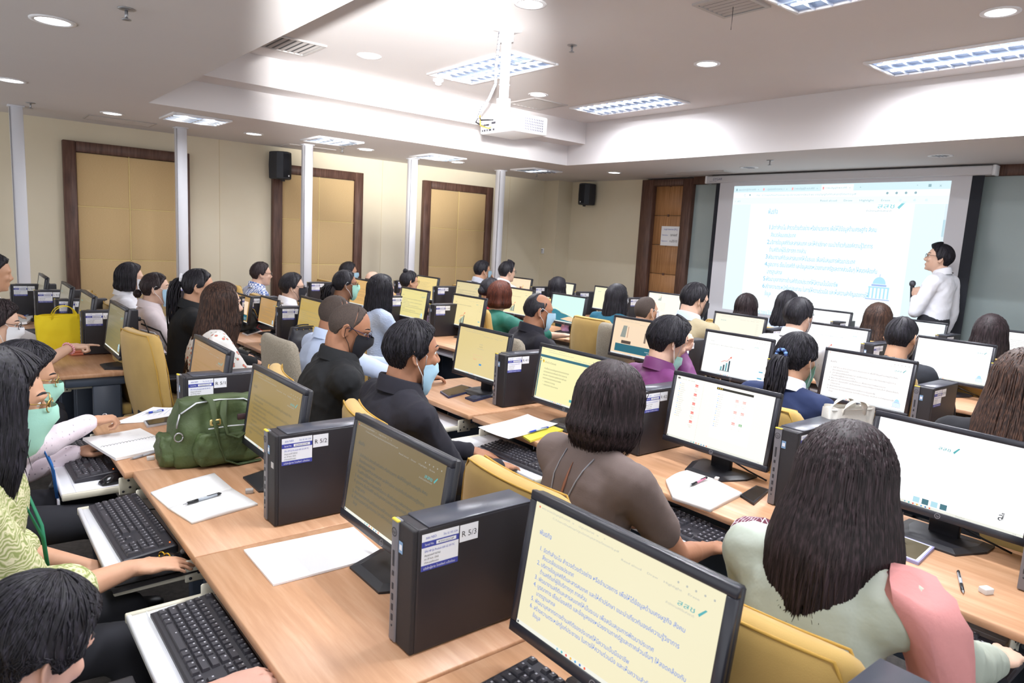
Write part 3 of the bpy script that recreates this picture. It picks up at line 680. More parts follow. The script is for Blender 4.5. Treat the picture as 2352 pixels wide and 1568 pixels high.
# ---------------------------------------------------------------- monitors (screen faces -x)
MW_, MH_ = 0.55, 0.338
def shell():
    t = thing('computer_monitor', 'x', 'monitor')
    tilt = Matrix.Translation((0, 0, 0.425)) @ Matrix.Rotation(math.radians(8), 4, 'Y')
    # housing hangs down from the top edge
    mb = MB(); b = 0.021
    for a0, a1, c0, c1 in ((-MW_/2, MW_/2, -b, 0), (-MW_/2, MW_/2, -MH_, -MH_+0.027), (-MW_/2, -MW_/2+b, -MH_+0.027, -b), (MW_/2-b, MW_/2, -MH_+0.027, -b)):
        mb.rbox(0, 0.016, a0, a1, c0, c1, 0.002, BEZEL, 1, M=tilt)
    mb.build('bezel', t)
    MB().rbox(0.014, 0.036, -MW_/2+0.002, MW_/2-0.002, -MH_+0.002, -0.002, 0.005, BLACK, 1, M=tilt).rbox(0.03, 0.06, -0.13, 0.13, -MH_+0.04, -0.06, 0.012, BLACK, 2, M=tilt).build('back_cover', t)
    hp_badge(planeM(tuple(tilt @ Vector((-0.0006, 0, -MH_+0.0135))), (0, -1, 0), tuple(tilt.to_3x3() @ Vector((0, 0, 1)))), 0.0095, GREYP, GREYP).build('badge', t)
    MB().rbox(0.035, 0.062, -0.05, 0.05, 0.008, 0.26, 0.004, BLACK, 1).build('stand_neck', t)
    base = [[(-0.10, -0.09), (-0.10, 0.09), (0.03, 0.145), (0.115, 0.145), (0.115, -0.145), (0.03, -0.145)]]
    rings = [[(x, y, 0) for x, y in base[0]], [(x, y, 0.007) for x, y in base[0]], [(x*0.8+0.005, y*0.78, 0.016) for x, y in base[0]]]
    MB().loft(rings, BLACK, smooth=False).build('stand_base', t)
    MB().tube([(0.03, 0.17, 0.13), (0.02, 0.16, 0.11), (0.04, 0.11, 0.085), (0.06, 0.03, 0.08), (0.08, -0.12, 0.03), (0.1, -0.2, 0.006)], 0.004, CABLE, 5).build('video_cable', t)
    MB().tube([(0.022, 0.145, 0.103), (0.04, 0.1, 0.083)], 0.009, CABLE, 6).build('cable_plug', t)
    return t, tilt
mon0, TILT = shell(); index_kids(mon0); mon_used = []; SCREENS = {}
SW, SH = MW_-0.042, MH_-0.048
SM = planeM(tuple(TILT @ Vector((0.0028, SW/2, -MH_+0.027))), (0, -1, 0), tuple(TILT.to_3x3() @ Vector((0, 0, 1))))
BAR1, BAR2 = '2f4a58', '5fa0a8'
def screen_print(kind, ink):
    """the flat picture shown by a monitor; ink = colour of its writing"""
    key = (kind, ink)
    if key in SCREENS: return SCREENS[key]
    f = Flat(SM); I = glow(ink); G = glow('9c9c98' if ink != '2f6fd0' else 'a8aaa6'); T = glow('49a3a8')
    def chrome():
        f.text('พระราชบัญญัติสถิติ  x    ปฐมนิเทศ  x    +', 0.02, SH-0.011, 0.006, G, width=0.2); f.disc(0.014, SH-0.009, 0.0025, glow('d8604a'))
        f.text('C:/Users/Desktop/ปฐมนิเทศบุคลากร/โครงการ.pdf', 0.06, SH-0.022, 0.006, G, width=0.2)
        f.text('Read aloud    Draw    Highlight    Erase', SW-0.24, SH-0.034, 0.006, G, width=0.19)
        for k in range(5): f.disc(SW-0.1+k*0.02, SH-0.02, 0.0022, G)
    def task():
        f.rect(0, 0, SW, 0.009, glow('d9dde0' if ink == '4a4f5a' else 'dfe0d6'), 1); f.rect(0.003, 0.002, 0.008, 0.007, glow('30343c'), 2)
        for k, c in enumerate(['8ab6c8', '3aa6b0', 'd85a4a', 'e0b040', '4a9ad0', '2a6ab0', 'e0603a']): f.disc(0.14+k*0.014, 0.0045, 0.003, glow(c), 2, 8)
        f.text('10:35', SW-0.03, 0.002, 0.005, G)
    def bars(a, b, k):
        for i, (h, c) in enumerate([(0.35, BAR2), (0.55, BAR1), (0.75, BAR2), (1.0, BAR1)]): f.rect(a+i*0.27*k, b, a+(i*0.27+0.17)*k, b+h*k, glow(c))
        f.rect(a-0.05*k, b-0.06*k, a+1.05*k, b-0.01*k, glow(BAR1))
        f.line([(a, b+0.75*k), (a+0.35*k, b+0.95*k), (a+0.6*k, b+0.9*k), (a+0.95*k, b+1.3*k)], 0.05*k, glow('e0604a'))
        f.poly([(a+0.85*k, b+1.3*k), (a+1.05*k, b+1.22*k), (a+1.05*k, b+1.45*k)], glow('e0604a'))
    if kind == 'mission':
        chrome(); task(); mission(f, 0.035, SH-0.068, SW*0.83, 0.0165, I)
        f.text('สสช', SW-0.095, SH-0.06, 0.015, T, width=0.04); f.poly([(SW-.045, SH-.062), (SW-.03, SH-.045), (SW-.034, SH-.044), (SW-.048, SH-.058)], T)
        f.text('สำนักงานสถิติแห่งชาติ', SW-0.12, SH-0.068, 0.006, G, width=0.065)
        building(f, SW-0.075, 0.02, 0.05)
    elif kind == 'chart':
        chrome(); task(); f.text('วิสัยทัศน์', 0.04, SH-0.062, 0.009, I); f.text('ข้อมูลสถิติมีคุณภาพ เพื่อขับเคลื่อนการพัฒนาประเทศอย่างยั่งยืน', 0.03, SH-0.085, 0.010, I, width=0.29)
        f.text('สสช', SW-0.115, SH-0.06, 0.013, T, width=0.035); bars(0.155, 0.035, 0.075)
        for k in range(4): f.text('เมนูข้อมูล', SW-0.055, SH-0.06-k*0.02, 0.006, G, width=0.03)
        f.rect(SW-0.05, 0.07, SW-0.02, 0.077, glow('4aa8c8')); f.rect(SW-0.055, 0.025, SW-0.02, 0.033, glow('4aa8c8')); f.rect(SW-0.075, 0.01, SW-0.0745, SH-0.04, G)
    elif kind == 'chart_top':
        chrome(); task(); bars(0.16, SH-0.085, 0.045)
        for k in range(7): f.text('การเก็บรวบรวมข้อมูลสถิติจากทุกหน่วยงานของภาครัฐ', 0.06, SH-0.12-k*0.016, 0.008, G, width=0.22)
    elif kind == 'census':
        B = glow('1f6070'); chrome(); task(); f.rect(0.0, SH-0.054, SW, SH-0.04, B, 2); f.rect(0.004, 0.012, 0.012, SH-0.06, B, 2)
        f.rect(0.004, SH-0.075, 0.012, SH-0.068, glow('d8b020'), 3); f.rect(0.028, SH-0.084, 0.038, SH-0.07, glow('e0b820')); f.rect(0.026, SH-0.078, 0.030, SH-0.068, glow('40341a'), 3)
        f.text('สำมะโน (Census)', 0.045, SH-0.084, 0.014, I, width=0.09)
        for k, s_ in enumerate(['การเก็บรวบรวมข้อมูลจากประชากรจากทุก', 'หน่วยของประชากรที่สนใจ ได้แก่ ประชากร', 'และเคหะ การเกษตร ธุรกิจทางการค้าและ', 'การบริการและอุตสาหกรรมการผลิต']): f.text(s_, 0.045, SH-0.118-k*0.018, 0.012, I, width=(0.2, 0.19, 0.19, 0.15)[k])
        f.text('•   แจงนับครบ (Listing)', 0.05, SH-0.19, 0.011, I, width=0.1); f.text('•   แจงนับตัวอย่าง (Enumeration)', 0.05, SH-0.208, 0.011, I, width=0.13)
        f.rect(0.28, 0.03, 0.33, 0.044, T)
    elif kind == 'files':
        task(); f.text('ไฟล์   หน้าแรก   แชร์   มุมมอง', 0.02, SH-0.014, 0.007, G); f.rect(0.008, SH-0.014, 0.022, SH-0.006, glow('50504c'), 2)
        for k in range(17): f.text(['เอกสาร', 'รูปภาพ', 'Desktop', 'Downloads', 'ปฐมนิเทศ'][k % 5], 0.032, SH-0.035-k*0.0095, 0.006, G); f.disc(0.026, SH-0.033-k*0.0095, 0.002, glow(['3a8ad8', 'e8d080', '7ac0d8'][k % 3]))
        def pdf(a, b, c='e03a30', t='PDF'): f.rect(a-0.008, b-0.005, a+0.008, b+0.006, glow(c), 2); f.text(t, a, b-0.0035, 0.009, glow('fff6f0'), 3, anchor='c'); f.text('ระเบียบ ก.', a, b-0.018, 0.006, G, anchor='c'); f.text('พัสดุ', a, b-0.026, 0.006, G, anchor='c')
        for k in range(5): pdf(0.118, SH-0.03-k*0.042)
        f.rect(0.155, 0.012, 0.1555, SH-0.01, G)
        f.rect(0.225, 0.05, 0.42, SH-0.012, glow('f7f5ef'), 2); f.rect(0.225, SH-0.022, 0.41, SH-0.012, glow('1c1a10'), 3)
        for k in range(3): f.disc(0.232+k*0.01, SH-0.017, 0.003, glow('e0b820'), 4, 8)
        for k in range(16): f.text(['This PC', 'เอกสาร', 'รูปภาพ', 'วิดีโอ'][k % 4], 0.245, SH-0.045-k*0.0095, 0.006, G, 3); f.disc(0.24, SH-0.043-k*0.0095, 0.002, glow(['3a8ad8', 'e8d080', '7ac0d8'][k % 3]), 3)
        for i in range(2):
            for k in range(3): pdf(0.335+i*0.036, SH-0.055-k*0.05, *(('2e9e4a', 'X') if (i == 1 and k == 2) else ()))
    elif kind == 'login':
        chrome(); task(); f.text('ลงทะเบียน', SW/2, SH-0.09, 0.008, G, anchor='c'); f.text('แบบฟอร์ม', SW/2, SH-0.105, 0.009, I, anchor='c'); f.text('กรุณากรอกข้อมูลให้ครบถ้วน', SW/2, SH-0.118, 0.006, G, anchor='c')
        f.line([(0.19, 0.11), (0.28, 0.11), (0.28, 0.13), (0.19, 0.13), (0.19, 0.11)], 0.001, glow('e0a090')); f.text('ข้อมูลไม่ถูกต้อง', 0.19, 0.1, 0.006, glow('e0705a'))
        f.rect(0.26, 0.07, 0.285, 0.082, glow('3a8ac0'))
    elif kind == 'scenery':
        f.poly([(0, 0), (SW, 0), (SW, 0.04), (SW*0.75, 0.06), (SW*0.4, 0.10), (SW*0.15, 0.13), (0, 0.125)], glow('237a8c'))
        f.poly([(SW*0.35, 0.03), (SW*.6, .07), (SW*.8, .06), (SW, .03), (SW, .015), (SW*.6, .02)], glow('e6c9a6'), 2)
        f.line([(0.0, .15), (SW*.2, .14), (SW*.35, .10), (SW*.6, .085), (SW*.85, .05), (SW, .045)], 0.004, glow('f0e6b0'), 3)
        f.rect(0, 0, SW, 0.01, glow('dfe6dc'), 4)
    elif kind == 'photo_slide':
        chrome(); task(); f.rect(0.04, 0.022, SW-0.03, 0.085, glow('1f6070'), 2); f.rect(0.06, 0.09, SW-0.04, SH-0.05, glow('e6cdb0'), 2)
        f.poly([(0.08, 0.14), (0.1, SH-0.055), (0.14, SH-0.055), (0.135, 0.14)], glow('8a9088'), 3); f.rect(0.1, 0.09, 0.2, 0.115, glow('4a3c34'), 3); f.rect(0.15, 0.14, 0.16, SH-0.06, glow('c09a80'), 3)
        f.rect(0.33, 0.12, 0.35, 0.2, glow('7c6a5c'), 3); f.text('กรมส่งเสริมการค้า สถาบัน', SW-0.05, 0.05, 0.01, glow('e8ece8'), 3, anchor='r'); f.text('พระราชบัญญัติสถิติ', SW-0.05, 0.035, 0.01, glow('e8ece8'), 3, anchor='r')
    elif kind == 'portrait_page':
        chrome(); task(); f.rect(0.27, 0.09, 0.34, 0.18, glow('c0a890'), 2); f.rect(0.28, 0.12, 0.31, 0.17, glow('8a4030'), 3); f.rect(0.345, 0.06, 0.355, 0.2, glow('e8b030'), 2)
        for k in range(6): f.text('รายละเอียดผู้บรรยาย', 0.04, SH-0.09-k*0.02, 0.009, G, width=0.15)
    elif kind == 'squares':
        task(); f.text('สสช', SW/2-0.04, SH-0.07, 0.018, T, width=0.04); f.poly([(SW/2+.012, SH-.074), (SW/2+.028, SH-.052), (SW/2+.023, SH-.051), (SW/2+.008, SH-.068)], T)
        for k, c in enumerate(['a9d3e0', '3f6f7c', 'a9d3e0', '3f6f7c']): f.rect(0.165+k*0.03, 0.012, 0.187+k*0.03, 0.032, glow(c), 2)
        f.text('สํ', SW-0.08, 0.035, 0.035, glow('20242c'))
        f.text('PowerPoint', SW-0.2, 0.003, 0.006, G, 2)
    elif kind == 'page':
        chrome(); task()
        for k in range(11): f.text('สถิติและสารสนเทศของหน่วยงานภาครัฐและภาคเอกชน', 0.05, SH-0.07-k*0.015, 0.008, I, width=0.3-0.04*(k % 3))
    elif kind == 'faint':
        chrome(); task(); f.text('สสช', 0.06, SH-0.06, 0.014, T, width=0.06)
        for k in range(6): f.text('รายการ', SW-0.07, SH-0.06-k*0.018, 0.007, G)
        for k in range(4): f.rect(0.2+k*.02, 0.03, 0.21+k*.02, 0.035+k*0.004, glow(BAR1))
    me = bpy.data.meshes.new('screen_print'); mb = f.mb; me.from_pydata(mb.v, [], mb.f)
    for mt in mb.ms: me.materials.append(mt)
    me.polygons.foreach_set('material_index', mb.mi); me.update(); SCREENS[key] = me
    return me
def put_mon(px, pr, kind, ink, bg, k, label, xs=None, sc_=1.0):
    """px, pr = upper corners in the photograph (either may be None); xs = plane x"""
    if xs is None: xs = float(on_z(px[0], px[1], 1.22)[0])
    xs *= 1.085
    a = on_x(px[0], px[1], xs) if px else None; b = on_x(pr[0], pr[1], xs) if pr else None
    if px and pr: yc = (a[1]+b[1])/2
    elif px: yc = a[1]-MW_*sc_/2
    else: yc = b[1]+MW_/2
    zt = (a if px else b)[2]
    loc = (xs, float(yc), DT)
    o = copy_thing(mon0, loc, 0, label, 'black flat monitors on the desks') if mon_used else mon0
    if not mon_used: o.location = loc; o['label'] = label; o['group'] = 'black flat monitors on the desks'
    mon_used.append(o); o.scale = (sc_, sc_, sc_)
    s = MB().add([tuple(TILT @ Vector((0.003, y, z))) for y, z in ((SW/2, -MH_+.027), (-SW/2, -MH_+.027), (-SW/2, -.021), (SW/2, -.021))], [(0, 3, 2, 1)], glow(bg, k)).build('screen', o)
    place('screen_print', screen_print(kind, ink), s)
    return o
Y1, Y2, Y3, Y4 = 'eadfae', 'dccd98', 'b89a68', '7a6a4a'  # screen colours below have the off-axis yellowing and dimming painted in
put_mon((440, 768), (530, 810), 'mission', '8a7040', 'a48158', .85, 'monitor with amber dimmed text between the mustard chair and the green bag', 0.9)
put_mon((575, 840), (708, 900), 'mission', '56564a', '9c8450', .8, 'monitor with amber text standing behind the green bag', 0.9)
put_mon((815, 948), (1040, 1055), 'mission', '3a4a50', '7b6c4c', .8, 'dim brown tinted monitor between towers R 5/2 and R 5/3', 0.915)
put_mon((1210, 1122), (1717, 1358), 'mission', '2f6fd0', 'e6dfbd', .95, 'largest monitor, cream screen of blue numbered Thai text at the bottom edge', 0.955)
put_mon((1056, 741), (1172, 766), 'login', '8a8468', 'dcc88c', .9, 'yellowish monitor with a small login form beside tower R 4/1', 2.44)
put_mon((1242, 785), (1403, 826), 'census', '6a6850', 'ece6ae', .97, 'monitor with a teal banner and Census slide behind the brown bob', 2.4)
put_mon((1545, 849), (1799, 900), 'files', '6a6a6a', 'f4f1e6', 1.0, 'monitor showing red PDF file icons in the second row from the back', 2.46)
put_mon((2012, 938), None, 'squares', '6a6a6a', 'fafbfe', 1.05, 'white monitor with four small squares cut off by the frame edge', 2.54)
put_mon((1411, 725), None, 'photo_slide', '4a4f5a', 'ecd2b2', .95, 'monitor with a photo slide over a teal band behind the man in purple', 3.95)
put_mon((1620, 755), (1780, 778), 'chart', '4a4f5a', 'fbfbf6', 1.05, 'white monitor with a bar chart above the file icon monitor', 3.98)
put_mon((1897, 796), (2108, 828), 'mission', '4a4f5a', 'faf6f4', 1.05, 'white monitor of numbered Thai text in the middle row', 4.02)
put_mon((2304, 850), None, 'page', '4a4f5a', 'f0dcb4', .95, 'monitor cut by the frame edge behind the brown haired woman in black', 4.0)
put_mon((1643, 714), (1760, 728), 'faint', '8a8468', 'f1ead8', .98, 'pale cream monitor next to the tan jacketed man', 5.25)
put_mon((1868, 739), (1985, 754), 'chart', '8090a0', 'f8fafc', 1.05, 'white bar chart monitor beyond the man in the white dotted shirt', 5.42)
put_mon((2110, 769), (2284, 790), 'mission', 'b4b8bc', 'fbfdff', 1.08, 'glaring white monitor behind the crew cut man', 5.48)
put_mon((1868, 706), (1933, 714), 'faint', 'b0b8c0', 'f6f9fb', 1.05, 'white monitor in the front row between two dark haired women', 6.85)
put_mon((2050, 725), (2169, 739), 'faint', 'b0d0e0', 'e9f8fd', 1.05, 'bluish white monitor in the front row under the presenter', 6.88)
put_mon((2305, 743), None, 'page', '4a4f5a', 'f4f4f2', 1.0, 'front row monitor at the frame edge behind the woman in yellow', 6.95)
put_mon((85.5, 631), (107.7, 638.6), 'faint', '6a6458', '8a8474', .8, 'farthest dim monitor of the back row by the panelled wall', 0.64)
put_mon((137, 646), (165.8, 655), 'faint', '6a6458', '8a8474', .8, 'dim monitor behind tower L 5/2', 0.71)
put_mon((180.4, 664), (218.6, 677.9), 'faint', '6a6458', '85795a', .8, 'dim monitor behind the yellow tote, above tower L 5/4', 0.75)
mm = put_mon((248, 685), (293.4, 702.9), 'mission', '55584a', '7d7556', .75, 'dim monitor the pointing finger touches', 0.81)
put_mon((538, 648), (580, 655.7), 'photo_slide', '8a7040', 'b08a50', .85, 'amber monitor beside the plaid shirted man', 2.0, 0.8)
put_mon((591, 662.6), (647.4, 671.5), 'mission', '7a7468', 'b8915c', .87, 'amber monitor next to tower L 4/6', 2.12, 0.8)
put_mon((684.4, 678.6), (760, 691), 'mission', '8a8468', 'bb9f56', .87, 'amber monitor above the black handbag', 2.15)
put_mon((815, 645), (850, 650), 'mission', '8a7458', 'd3a868', .9, 'orange tinted monitor beside the long straight black hair', 3.55)
put_mon((917, 659), (990, 669), 'mission', '7a7c70', 'e3d790', .92, 'yellow text monitor left of tower L 3/6'.replace('left of', 'before'), 3.52)
put_mon((1037, 675), (1120, 687), 'chart', '7a7468', 'ead9a0', .93, 'yellowish bar chart monitor at the aisle end of the middle row', 3.66)
put_mon((955, 635), (1010, 641), 'page', '7a7468', 'e8cf8c', .92, 'yellow page monitor beside the top knot woman', 4.72)
put_mon((1047, 646), (1108, 653), 'mission', '7a7c70', 'd9ca9c', .92, 'pale text monitor in front of the masked man touching his chin', 4.78)
put_mon((1160, 659), (1224, 667), 'chart', '7a7468', 'f0e2b2', .95, 'cream bar chart monitor next to the red brown bob', 4.85)
put_mon((1268, 672), (1348, 680), 'scenery', '4a4f5a', 'c8ece2', 1.0, 'teal wallpaper monitor behind the pink bag', 4.9)
put_mon((1175, 636), (1215, 641), 'portrait_page', '4a4f5a', 'f2d9b8', .95, 'peach page monitor beside the man with glasses and spiky hair', 6.2)
put_mon((1259, 645), (1322, 651), 'portrait_page', '4a4f5a', 'f3ecd0', .97, 'cream monitor with a portrait and yellow strip', 6.3)
put_mon((1366, 655), None, 'faint', '4a4f5a', 'efecc6', .97, 'pale yellow monitor behind the woman in a teal top', 6.4)
put_mon((1496, 668), (1562, 676), 'chart_top', '4a4f5a', 'fbf6e2', 1.0, 'cream bar chart monitor beside the wooden door', 6.55)

# ---------------------------------------------------------------- keyboards and mice
def keyboard(name, lab, loc, rz, fine):
    t = thing(name, lab, 'keyboard', loc, rz, 'black keyboards')
    # local: x away from typist (depth), y along length; typist at -x, origin centre
    Lh, Dh = 0.275, 0.082
    MB().loft([[(-Dh, -Lh, 0), (-Dh, Lh, 0), (Dh, Lh, 0), (Dh, -Lh, 0)], [(-Dh, -Lh, 0.010), (-Dh, Lh, 0.010), (Dh, Lh, 0.024), (Dh, -Lh, 0.024)], [(-Dh+.006, -Lh+.006, 0.013), (-Dh+.006, Lh-.006, 0.013), (Dh-.006, Lh-.006, 0.028), (Dh-.006, -Lh+.006, 0.028)]], KEYB, smooth=False).build('keyboard_shell', t)
    u = 0.0232; keys = []  # (column from typist's left, row 0=far) in units
    def zt(x): return 0.0125+0.0155*(x+Dh)/(2*Dh)
    rows = [[1.0]*1+[-1]+[1]*4+[-.5]+[1]*4+[-.5]+[1]*4, None, [1]*13+[2], [1.5]+[1]*12+[1.5], [1.75]+[1]*11+[2.25], [2.25]+[1]*10+[2.75], [1.25, 1.25, 1.25, 6.25, 1.25, 1.25, 1.25, 1.25]]
    xr = [0.066, None, 0.036, 0.0128, -0.0104, -0.0336, -0.0568]
    for r, row in enumerate(rows):
        if not row: continue
        c = 0
        for k in row:
            if k > 0: keys.append((c, k, xr[r], 1))
            c += abs(k)
        nav = {0: 3, 2: 3, 3: 3, 5: 1, 6: 3}.get(r, 0)
        for j in range(nav): keys.append((15.25+(j if nav == 3 else 1), 1, xr[r], 1))
        pad = {2: 4, 3: 3, 4: 3, 5: 3, 6: 2}.get(r, 0)
        for j in range(pad):
            wd = 2 if (r == 6 and j == 0) else 1; cc = 18.5+(j if not (r == 6 and j == 1) else 2)
            keys.append((cc, wd, xr[r], 1))
    keys += [(21.5, 1, 0.0012, 2), (21.5, 1, -0.045, 2)]
    if fine:
        for (c, wd, x, tall) in keys:
            ck = ('key', wd, tall)
            if ck not in TXT:
                h = 0.0098*1.0 if tall == 1 else 0.0214; ww = (wd*u-0.003)/2; m2 = MB()
                m2.loft([[(-h, -ww, 0), (-h, ww, 0), (h, ww, 0), (h, -ww, 0)], [(-h*.72, -ww+.0028, .008), (-h*.72, ww-.0028, .008), (h*.78, ww-.0028, .0085), (h*.78, -ww+.0028, .0085)]], KEYM, smooth=False)
                m2.add([(h*.2, -0.001+ww*.2, .0089), (h*.2, 0.004+ww*.2, .0089), (h*.62, 0.004+ww*.2, .0089), (h*.62, -0.001+ww*.2, .0089)], [(0, 3, 2, 1)], LEGEND)
                me = bpy.data.meshes.new('key'); me.from_pydata(m2.v, [], m2.f); me.materials.append(KEYM); me.materials.append(LEGEND); me.polygons.foreach_set('material_index', m2.mi); me.update(); TXT[ck] = me
            place('key', TXT[ck], t, (x, Lh-0.012-(c+wd/2)*u, zt(x)-0.001))
    else:
        m2 = MB()
        for (c, wd, x, tall) in keys:
            yy = Lh-0.012-(c+wd/2)*u; h = 0.0098 if tall == 1 else 0.0214; ww = (wd*u-0.003)/2; z = zt(x)
            m2.loft([[(x-h, yy-ww, z), (x-h, yy+ww, z), (x+h, yy+ww, z), (x+h, yy-ww, z)], [(x-h*.7, yy-ww+.003, z+.008), (x-h*.7, yy+ww-.003, z+.008), (x+h*.7, yy+ww-.003, z+.008), (x+h*.7, yy-ww+.003, z+.008)]], KEYM, smooth=False)
            m2.add([(x, yy, z+.0085), (x, yy+.005, z+.0085), (x+h*.5, yy+.005, z+.0085), (x+h*.5, yy, z+.0085)], [(0, 3, 2, 1)], LEGEND)
        tag(m2.build('keys', t), kind='stuff')
    MB().cyl(0.064, -Lh+0.03, 0.025, 0.0285, 0.0022, mat('indicator_orange', 'ff5a20', 0.4, emit=('ff6a20', 2.0)), 8).build('indicator_lamp', t)
    MB().tube([(Dh-.01, 0.1, 0.02), (Dh+0.03, 0.1, 0.015), (Dh+0.08, 0.06, 0.008)], 0.003, CABLE, 5).build('cable', t)
    return t
keyboard('keyboard', 'black keyboard under the edge of the spiral notebook', (0.445, 3.49, 0.66), 0.02, True)
keyboard('keyboard', 'black keyboard at the hand of the woman in the green blouse', (0.465, 2.63, 0.66), 0.03, True)
keyboard('keyboard', 'black keyboard at the bottom edge with its tray pulled out, no hand near', (0.475, 1.71, 0.66), 0.0, True)
keyboard('keyboard', 'black keyboard below the yellow folder and papers', (2.19, 2.52, 0.66), 0.05, False)
keyboard('keyboard', 'black keyboard beside the hand with one gold ring', (2.2, 1.63, 0.66), 0.0, False)
keyboard('keyboard', 'black keyboard near the fluttering sleeve at the corner of the picture', (2.2, 0.72, 0.66), 0.0, False)
keyboard('keyboard', 'black keyboard on a white tray in front of the black handbag', (1.87, 5.53, 0.66), 0.0, False)
qq = on_z(1105, 1560, 0.775)
keyboard('keyboard', 'black keyboard corner lying on the desktop at the bottom edge', (float(qq[0])+0.07, float(qq[1])-0.27, 0.751), 0.0, False)
keyboard('keyboard', 'black keyboard in front of the mission text monitor', (3.72, 1.75, 0.66), 0.0, False)
def mouse(loc, rz, lab, mt=None):
    t = thing('computer_mouse', lab, 'mouse', loc, rz)
    mb = MB(); rings = []
    for i in range(9):
        a = i/8; x = -0.06+0.12*a; w_ = 0.033*math.sin(PI*(0.1+0.8*a))**0.5; h = 0.038*math.sin(PI*(0.08+0.84*a))**0.7*(1.1-0.3*a)
        rings.append([(x, w_*math.cos(PI*k/8), max(0.0, h*math.sin(PI*k/8))) for k in range(9)])
    mb.loft(rings, mt or mat('gloss_black', '16161a', 0.15)).build('mouse_shell', t)
    MB().cyl(0, 0, -0.004, 0.004, 0.008, GREYP, 10, M=Matrix.Translation((0.035, 0, 0.034)) @ Matrix.Rotation(PI/2, 4, 'X')).build('scroll_wheel', t)
    MB().tube([(0.058, 0, 0.01), (0.09, 0.01, 0.005), (0.14, 0.05, 0.004)], 0.002, CABLE, 5).build('cable', t)
q = on_z(265, 1105, 0.66); mouse((float(q[0])+0.0, float(q[1]), 0.66), 0.3, 'glossy black mouse on the tray by the navy vest')
q = on_z(610, 838, 0.66); mouse((float(q[0]), float(q[1]), 0.66), 0.3, 'black mouse beside the keyboard near the black handbag')
q = on_z(365, 1296, 0.66)
t = thing('mouse_mat', 'black mouse mat under the hand with gold rings', 'mouse mat', (0.48, 2.27, 0.659), 0.05)
MB().rbox(-0.15, 0.1, -0.09, 0.075, 0, 0.003, 0.001, mat('mat_fabric', '1d1c20', 0.9), 1).build('mat_sheet', t)
mouse((0.515, 2.275, 0.662), 0.0, 'black mouse under the hand with gold rings')
# ---------------------------------------------------------------- people
from mathutils import noise as _nz
def lerp(a, b, t): return Vector(a).lerp(Vector(b), t)
_Z = [-.117, -.11, -.093, -.07, -.05, -.03, -.01, .02]
_FR = [.048, .068, .081, .083, .085, .084, .080, .090]
_BK = [.012, -.012, -.046, -.062, -.073, -.084, -.094, -.100]
_HW = [.014, .028, .044, .056, .062, .067, .071, .076]
def head_ring(z):
    if z >= .02:
        e = math.sqrt(max(0.0, 1-((z-.02)/.097)**2)); return -.005+.095*e, -.005-.095*e, .076*e
    return float(np.interp(z, _Z, _FR)), float(np.interp(z, _Z, _BK)), float(np.interp(z, _Z, _HW))
def head_pt(az, z, off=0.0):
    f, b, w_ = head_ring(z); c, a = (f+b)/2, (f-b)/2
    ca, sa = math.cos(az), math.sin(az); p = 0.92
    x = c+a*math.copysign(abs(ca)**p, ca); y = w_*math.copysign(abs(sa)**p, sa)
    n = Vector((ca, sa*1.15, 0.0))
    if z > .02:
        e = math.sqrt(max(0.0, 1-((z-.02)/.097)**2)); n = Vector((ca*e, sa*1.15*e, (z-.02)/.097))
    if n.length < 1e-6: n = Vector((0, 0, 1))
    n.normalize()
    return Vector((x, y, z))+n*off
def capsule(mb, p0, r0, p1, r1, mt, n=14, sq=1.0):
    p0, p1 = Vector(p0), Vector(p1); d = (p1-p0); L_ = d.length; d.normalize()
    pts, rr = [], []
    for a in (85, 60, 30): pts.append(p0-d*r0*math.sin(math.radians(a))); rr.append(r0*math.cos(math.radians(a)))
    for k in range(4): pts.append(p0.lerp(p1, k/3)); rr.append(r0+(r1-r0)*k/3)
    for a in (30, 60, 85): pts.append(p1+d*r1*math.sin(math.radians(a))); rr.append(r1*math.cos(math.radians(a)))
    mb.tube(pts, rr, mt, n)
def remesh(mb, name, voxel, smooth=4, parent=None, wrinkle=0.0, seed=0, disp=None):
    me = bpy.data.meshes.new(name); me.from_pydata(mb.v, [], mb.f)
    o = bpy.data.objects.new(name+'_raw', me); C.objects.link(o)
    r = o.modifiers.new('r', 'REMESH'); r.mode = 'VOXEL'; r.voxel_size = voxel
    if smooth:
        s_ = o.modifiers.new('s', 'SMOOTH'); s_.factor = 0.5; s_.iterations = smooth
    dg = bpy.context.evaluated_depsgraph_get(); dg.update()
    m2 = bpy.data.meshes.new_from_object(o.evaluated_get(dg)); m2.name = name
    bpy.data.objects.remove(o); bpy.data.meshes.remove(me)
    m2.materials.clear(); m2.materials.append(mb.ms[0])
    n = len(m2.polygons)
    m2.polygons.foreach_set('use_smooth', [True]*n); m2.polygons.foreach_set('material_index', [0]*n)
    if wrinkle:
        N = len(m2.vertices); co = np.empty(N*3); m2.vertices.foreach_get('co', co); co = co.reshape(-1, 3)
        no = np.empty(N*3); m2.vertices.foreach_get('normal', no); no = no.reshape(-1, 3)
        r_ = np.random.RandomState(seed); d = np.zeros(N)
        for k in range(9):
            f = r_.uniform(-1, 1, 3)*(14+9*k); f[2] *= 0.7; w2 = r_.uniform(-1, 1, 3)*12
            ph = co@f + 1.6*np.sin(co@w2+r_.uniform(0, 6)); v = np.sin(ph)
            d += (1-np.abs(v))**2/(1+0.35*k)
        d -= d.mean(); co += no*(d*wrinkle)[:, None]
        m2.vertices.foreach_set('co', co.ravel()); m2.update()
    return place(name, m2, parent)
